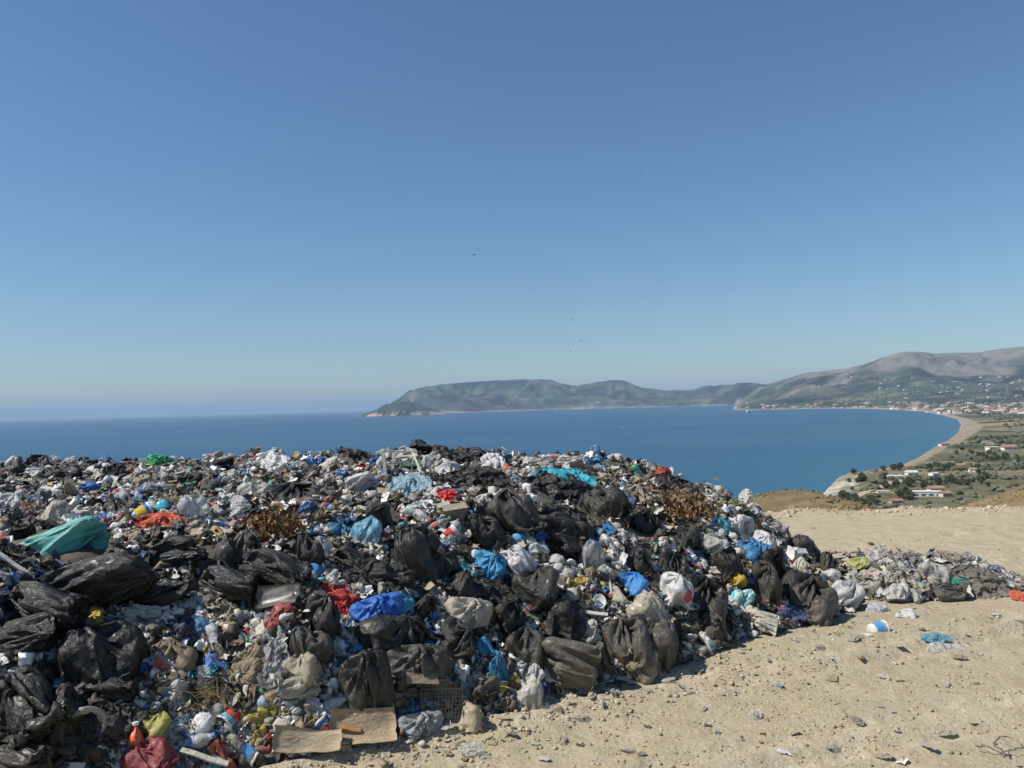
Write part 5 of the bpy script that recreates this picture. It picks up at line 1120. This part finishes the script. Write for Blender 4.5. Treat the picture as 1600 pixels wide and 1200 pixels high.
def plain_mat(name, rough):
    mt, n, L, b, out = new_mat(name); oi = N(n, 'ShaderNodeObjectInfo'); tc = N(n, 'ShaderNodeTexCoord'); nz = N(n, 'ShaderNodeTexNoise', Scale=4.0, Detail=4.0); L.new(tc.outputs['Object'], nz.inputs['Vector']); f = ramp(n, L, nz.outputs['Fac'], [(.3, .8), (.7, 1.1)])
    mm = N(n, 'ShaderNodeMix', data_type='RGBA', blend_type='MULTIPLY'); mm.inputs[0].default_value = 1.0; L.new(oi.outputs['Color'], mm.inputs[6]); L.new(f, mm.inputs[7]); L.new(mm.outputs[2], b.inputs['Base Color']); b.inputs['Roughness'].default_value = rough; return mt
M_WALL = plain_mat('house_plaster', .8); M_ROOF = plain_mat('roof_tiles', .85)
HG, HF = house_meshes(True, M_WALL, M_ROOF), house_meshes(False, M_WALL, M_ROOF)
def house(p, w, d, h, rz, gable, wc, rc, label, group=None, windows=0):
    wm, rm, wn = HG if gable else HF; o = obj('house', wm, None, label, 'house', group, None, wc); obj('roof', rm, o, color=rc)
    for k in range(windows):
        c = obj('window', wn, o, color=(.05, .06, .07)); c.location = (-.36 + .72 * k / max(1, windows - 1), -.505, .5)
    o.location = (p[0], p[1], p[2] - .4); o.rotation_euler = (0, 0, rz); o.scale = (w, d, h); return o
REDR = (.33, .18, .13); WW = (.74, .71, .66)
near_h = [(1447, 777, 34, 9, 5, 0, WW, (.7, .68, .62), 'long white building on the plain behind the plateau edge'), (1462, 771, 16, 9, 5, 1, (.6, .5, .42), REDR, 'red-roofed house beside the long white building'), (1332, 784, 8, 6, 3.5, 0, WW, WW, 'tiny white hut below the white cliff'), (1400, 786, 13, 6, 3, 1, (.55, .4, .33), (.36, .15, .12), 'low red-roofed shed left of the long white building'),
          (1400, 749, 22, 8, 4, 0, WW, (.74, .73, .7), 'white row of sheds on the middle of the plain'), (1424, 744, 14, 8, 5, 1, WW, (.6, .56, .5), 'pale gabled house right of the white sheds'), (1476, 777, 12, 8, 4, 1, (.62, .55, .46), REDR, 'small tiled house right of the red-roofed house'), (1552, 704, 26, 12, 6, 0, WW, (.7, .6, .52), 'white hotel block in the green plain at right'), (1576, 703, 26, 14, 6, 1, WW, REDR, 'hotel with red roof at the right edge'),
          (1475, 697, 22, 10, 5, 1, WW, REDR, 'beach house near the shore below the wide beach'), (1500, 731, 14, 8, 4, 1, (.6, .5, .36), (.42, .2, .1), 'ochre house among trees on the plain'), (1460, 745, 12, 8, 4, 0, WW, WW, 'small white house among the groves'), (1520, 738, 10, 7, 4, 1, WW, REDR, 'lone red-roofed cottage in the fields at right'), (1380, 772, 14, 5, 2.5, 0, (.7, .66, .58), (.6, .56, .5), 'pale shed beside the dirt track')]
q, ok, dd = land_hit([h[0] for h in near_h], [h[1] for h in near_h], 330)
for (px, py, w, d, h, g, wc, rc, lab), p in zip(near_h, q): house(p, w * .5, d * .6, h * .65, RNG.uniform(-.25, .25), g, wc, rc, lab, None, 4 if w > 10 else 2)
def cluster(nn, xr, yr, label, group, power=1.0, size=(8, 15), D0=1500):
    px = RNG.uniform(*xr, nn); py = yr[0] + (yr[1] - yr[0]) * RNG.uniform(0, 1, nn) ** power; q, ok, dd = land_hit(px, py, D0); k = 0
    for p, o_ in zip(q, ok):
        if not o_ or p[2] < SEA + .5: continue
        s = RNG.uniform(*size) * (1 + np.hypot(p[0], p[1]) / 9000); wi = RNG.integers(4); ri = RNG.integers(3); gb = RNG.random() < .7; wc = [WW, (.72, .66, .58), (.8, .78, .75), (.62, .52, .45)][wi]
        house(p, s * 1.2, s * .8, RNG.uniform(4, 8), RNG.uniform(-.5, .5), gb, wc, [REDR, (.45, .25, .17), (.6, .5, .42)][ri], label.replace('house', ['', 'cream ', '', 'ochre '][wi] + 'house with ' + ('' if gb else 'flat ') + ['red', 'brown', 'pale'][ri] + ' roof').replace('white cream', 'cream').replace('white ochre', 'ochre'), group); k += 1
cluster(105, (1395, 1610), (629, 647), 'small pale house in the seaside town by the beach', 'houses of the seaside town', .8)
cluster(60, (1165, 1450), (628, 639), 'tiny white house along the far shore', 'houses along the far shore', .6)
cluster(55, (1300, 1610), (588, 627), 'tiny white house on the green foothills', 'houses on the foothills', 1.0, (9, 16))
cluster(22, (720, 1120), (624, 637), 'tiny white house on the headland shore', 'houses on the headland', .6, (14, 22), 8500)
# trees
M_LEAF, n, L, b, out = new_mat('foliage'); vc = N(n, 'ShaderNodeVertexColor', layer_name='Col'); L.new(vc.outputs[0], b.inputs['Base Color']); b.inputs['Roughness'].default_value = .9; b.inputs['Specular IOR Level'].default_value = .1
def crown(seed):
    r = np.random.default_rng(seed); k = 420; v = r.normal(0, 1, (k, 3)); v /= np.linalg.norm(v, axis=1, keepdims=True); rad = r.uniform(.3, 1, (k, 1)) ** .5 * (1 + .3 * np.sin(v @ r.normal(0, 3, 3) + r.uniform(0, 6)))[:, None]; c = v * rad * [.5, .5, .42] + [0, 0, .62]
    a = r.normal(0, 1, (k, 3)); a /= np.linalg.norm(a, axis=1, keepdims=True); b2 = np.cross(a, r.normal(0, 1, (k, 3))); b2 /= np.linalg.norm(b2, axis=1, keepdims=True); l = r.uniform(.05, .11, (k, 1)); V = np.stack([c - a * l, c + b2 * l, c + a * l, c - b2 * l], 1).reshape(-1, 3)
    C = np.repeat(np.concatenate([np.array([.082, .096, .052]) * r.uniform(.5, 1.5, (k, 1)), np.ones((k, 1))], 1), 4, 0); return mesh_np('crown', V, np.arange(4 * k).reshape(-1, 4), False, M_LEAF, C)
CROWNS = [crown(i) for i in range(4)]; tk = MB(); tk.tube([(0, 0, -.1), (.01, 0, .2), (0, .02, .45), (.03, 0, .7)], [.05, .04, .03, .012], 6); tk.tube([(0, 0, .3), (.15, .05, .6)], [.025, .01], 5); tk.tube([(0, 0, .25), (-.14, -.04, .55)], [.025, .01], 5); TRUNK = tk.mesh('trunk', M_WOOD)
tp = []
for cx_, cy_, sx_, sy_, k in ((1322, 783, 18, 7, 16), (1352, 788, 20, 4, 8), (1345, 752, 16, 6, 12), (1470, 733, 26, 4, 18), (1545, 716, 40, 5, 16), (1420, 780, 14, 3, 8), (1415, 762, 30, 4, 12), (1500, 755, 40, 6, 12), (1395, 735, 14, 3, 8), (1560, 690, 30, 5, 12), (1510, 710, 25, 5, 10), (1532, 736, 8, 8, 4)):
    tp += [(cx_ + RNG.normal(0, sx_ * .6), cy_ + RNG.normal(0, sy_ * .6), (cx_, cy_)) for _ in range(k)]
q, ok, dd = land_hit([t[0] for t in tp], [t[1] for t in tp], 330)
TL = {(1322, 783): 'dark green tree in the clump under the white cliff', (1352, 788): 'tree along the plateau edge left of the red-roofed shed', (1345, 752): 'tree on the mound behind the white cliff', (1470, 733): 'dark tree in the grove left of the ochre house', (1545, 716): 'tree in the belt below the white hotel block', (1420, 780): 'tree beside the long white building', (1415, 762): 'tree along the dirt track', (1500, 755): 'tree scattered in the dry fields at right', (1395, 735): 'tree near the shore left of the groves', (1560, 690): 'tree above the white hotel block', (1510, 710): 'tree behind the beach house', (1532, 736): 'tree beside the lone red-roofed cottage'}
for i, (t, p, o_) in enumerate(zip(tp, q, ok)):
    if not o_ or p[2] < SEA + .5: continue
    s = RNG.uniform(2.2, 5.0); o = obj('tree', None, None, TL[t[2]], 'tree', TL[t[2]].replace('tree', 'trees', 1)); o.location = p; o.scale = (s, s, s * RNG.uniform(.8, 1.15)); o.rotation_euler = (0, 0, RNG.uniform(0, 6.28)); obj('trunk', TRUNK, o, color=(.12, .09, .06)); obj('crown', CROWNS[i % 4], o)
def land_scatter(nn_, xr, Dr, pw=1.0):
    """random spots on the land between two distances"""
    az = RNG.uniform(polar(xr[0], 1)[0], polar(xr[1], 1)[0], nn_); D = Dr[0] * (Dr[1] / Dr[0]) ** (RNG.random(nn_) ** pw); Y = D / np.sqrt(1 + az * az); X = az * Y; z, sdl, t = land_height(X, Y); return np.stack([X, Y, z], 1), sdl, t, D
q, sdl, tl, D = land_scatter(26000, (1270, 1650), (380, 8500)); dens = fbm(q[:, 0] / 120, q[:, 1] / 120, 3); cl = fbm(q[:, 0] / 45 + 4, q[:, 1] / 45, 2)
kp = (sdl > np.where(D > 1200, 70, 22)) & (RNG.random(len(q)) < np.interp(D, [380, 900, 1800, 2600], [.22, .3, .6, .8]) * np.where((dens > .50) & (cl > .54), 2.4, .10)) & (tl < .5); q = q[kp]; D = D[kp]; nq = len(q)
scatter_mesh('woodland', q, RNG.uniform(1.3, 3.6, nq) * (1 + D / 1600), np.array([.085, .092, .055]) * RNG.uniform(.55, 1.6, (nq, 1)), M_LEAF, 'olive groves and scrub woods covering the coastal plain', 'woodland', (.55, .9), 2, .13, .05)
q, sdl, tl, D = land_scatter(9000, (1130, 1650), (60, 260)); kp = (fbm(q[:, 0] / 9, q[:, 1] / 9, 3) > .47); q = q[kp]
scatter_mesh('dry_scrub', q, RNG.uniform(.10, .38, len(q)) * (1 + .8 * (RNG.random(len(q)) > .95)), np.array([.17, .125, .06]) * RNG.uniform(.5, 1.4, (len(q), 1)) + np.array([-.03, .005, -.01]) * RNG.random((len(q), 1)), M_LEAF, 'dry scrub and thistles on the brown knolls', 'scrub', (.5, .9), 1, .15, .1)
# dirt tracks across the plain
def track(pts, w, label):
    q, ok, dd = land_hit(np.interp(np.linspace(0, 1, 40), np.linspace(0, 1, len(pts)), [p[0] for p in pts]), np.interp(np.linspace(0, 1, 40), np.linspace(0, 1, len(pts)), [p[1] for p in pts]), 330); t_ = np.gradient(q[:, :2], axis=0); t_ /= np.linalg.norm(t_, axis=1, keepdims=True) + 1e-9; nn_ = np.stack([-t_[:, 1], t_[:, 0]], 1)
    V = []
    for s in (-1, 0, 1): xy = q[:, :2] + nn_ * s * w / 2; V.append(np.concatenate([xy, land_height(xy[:, 0], xy[:, 1])[0][:, None] + .35], 1))
    obj('dirt_track', mesh_np('dirt_track', np.stack(V, 1), grid_faces(40, 3), True, M_SAND), kind='structure')
track([(1338, 778), (1352, 770), (1372, 764), (1392, 757), (1410, 753)], 5, ''); track([(1345, 771), (1380, 771), (1408, 772)], 4, ''); track([(1390, 742), (1440, 741), (1480, 743)], 4, ''); track([(1540, 672), (1570, 673), (1610, 674)], 8, '')
# boats on the bay
def boat(px, py, ln, label, sail=True, name='sailing_boat'):
    p = on_plane(px, py, SEA); o = obj(name, None, None, label, 'boat'); o.location = p; o.rotation_euler = (0, 0, .4); o.scale = (ln, ln, ln)
    hb = MB(); hb.add([(-.5, -.12, .1), (-.5, .12, .1), (.3, .15, .12), (.3, -.15, .12), (.55, 0, .15), (-.45, 0, -.05), (.4, 0, -.05)], [(0, 3, 2, 1), (3, 4, 2), (0, 5, 6, 3), (3, 6, 4), (1, 2, 6, 5), (2, 4, 6), (0, 1, 5)]); obj('hull', hb.mesh('hull', M_HARD), o, color=(.8, .8, .8))
    if sail:
        ms = MB(); ms.tube([(.05, 0, .1), (.05, 0, 1.2)], .012, 5); obj('mast', ms.mesh('mast', M_HARD), o, color=(.7, .7, .7)); sa = MB(); sa.add([(.03, .01, .2), (-.42, .06, .22), (.03, .01, 1.15), (.03, -.01, .2), (-.42, .04, .22), (.03, -.01, 1.15)], [(0, 1, 2), (5, 4, 3), (0, 3, 4, 1), (1, 4, 5, 2), (2, 5, 3, 0)]); obj('sail', sa.mesh('sail', M_CLOTH), o, color=(.82, .82, .8))
    else: cb = MB(); cb.box((-.05, 0, .2), (.5, .2, .16)); cb.box((-.1, 0, .32), (.25, .15, .1)); obj('cabin', cb.mesh('cabin', M_HARD), o, color=(.8, .8, .78))
boat(915, 658, 11, 'white sailing boat farther out on the bay'); boat(974, 669, 10, 'white motor boat nearest on the bay', False, 'motor_boat'); boat(1170, 645, 34, 'white ferry off the point of the far shore', False, 'ferry')
# birds over the heap
bm_ = MB(); bm_.lathe([(.01, -.3), (.05, -.18), (.085, 0), (.06, .18), (.03, .26), (.0, .34)], 8); BODY = bm_.mesh('bird', M_CLOTH, True)
wg_ = MB(); wg_.add([(0, .06, 0), (.25, .1, .08), (.62, -.02, .02), (.3, -.08, .07), (0, -.1, 0), (0, .06, -.015), (.25, .1, .065), (.62, -.02, .01), (.3, -.08, .055), (0, -.1, -.015)], [(0, 1, 3, 4), (1, 2, 3), (9, 8, 6, 5), (8, 7, 6), (0, 5, 6, 1), (1, 6, 7, 2), (2, 7, 8, 3), (3, 8, 9, 4)]); WING = wg_.mesh('wing', M_CLOTH)
for px, py, D, lab, colr in ((741, 398, 190, 'dark bird left of the others, high above the headland', (.03, .03, .03)), (863, 420, 240, 'dark bird above the middle of the headland', (.05, .05, .05)), (893, 499, 260, 'bird above the pair near the headland ridge', (.06, .06, .06)), (908, 532, 240, 'right bird of the pair above the headland ridge', (.04, .04, .04)), (892, 549, 260, 'lowest bird just above the headland ridge', (.05, .05, .05)), (1002, 268, 220, 'pale bird highest of all in the open sky', (.5, .5, .5))):
    o = obj('bird', None, None, lab, 'bird', 'birds over the heap'); o.location = at_dist(px, py, D); o.rotation_euler = (0, 0, RNG.uniform(0, 6.28)); o.scale = (1.2, 1.2, 1.2); c = obj('body', BODY, o, color=colr); c.rotation_euler = (-1.57, 0, 0)
    for s in (1, -1): w = obj('wing', WING, o, color=colr); w.scale = (s, 1, 1)
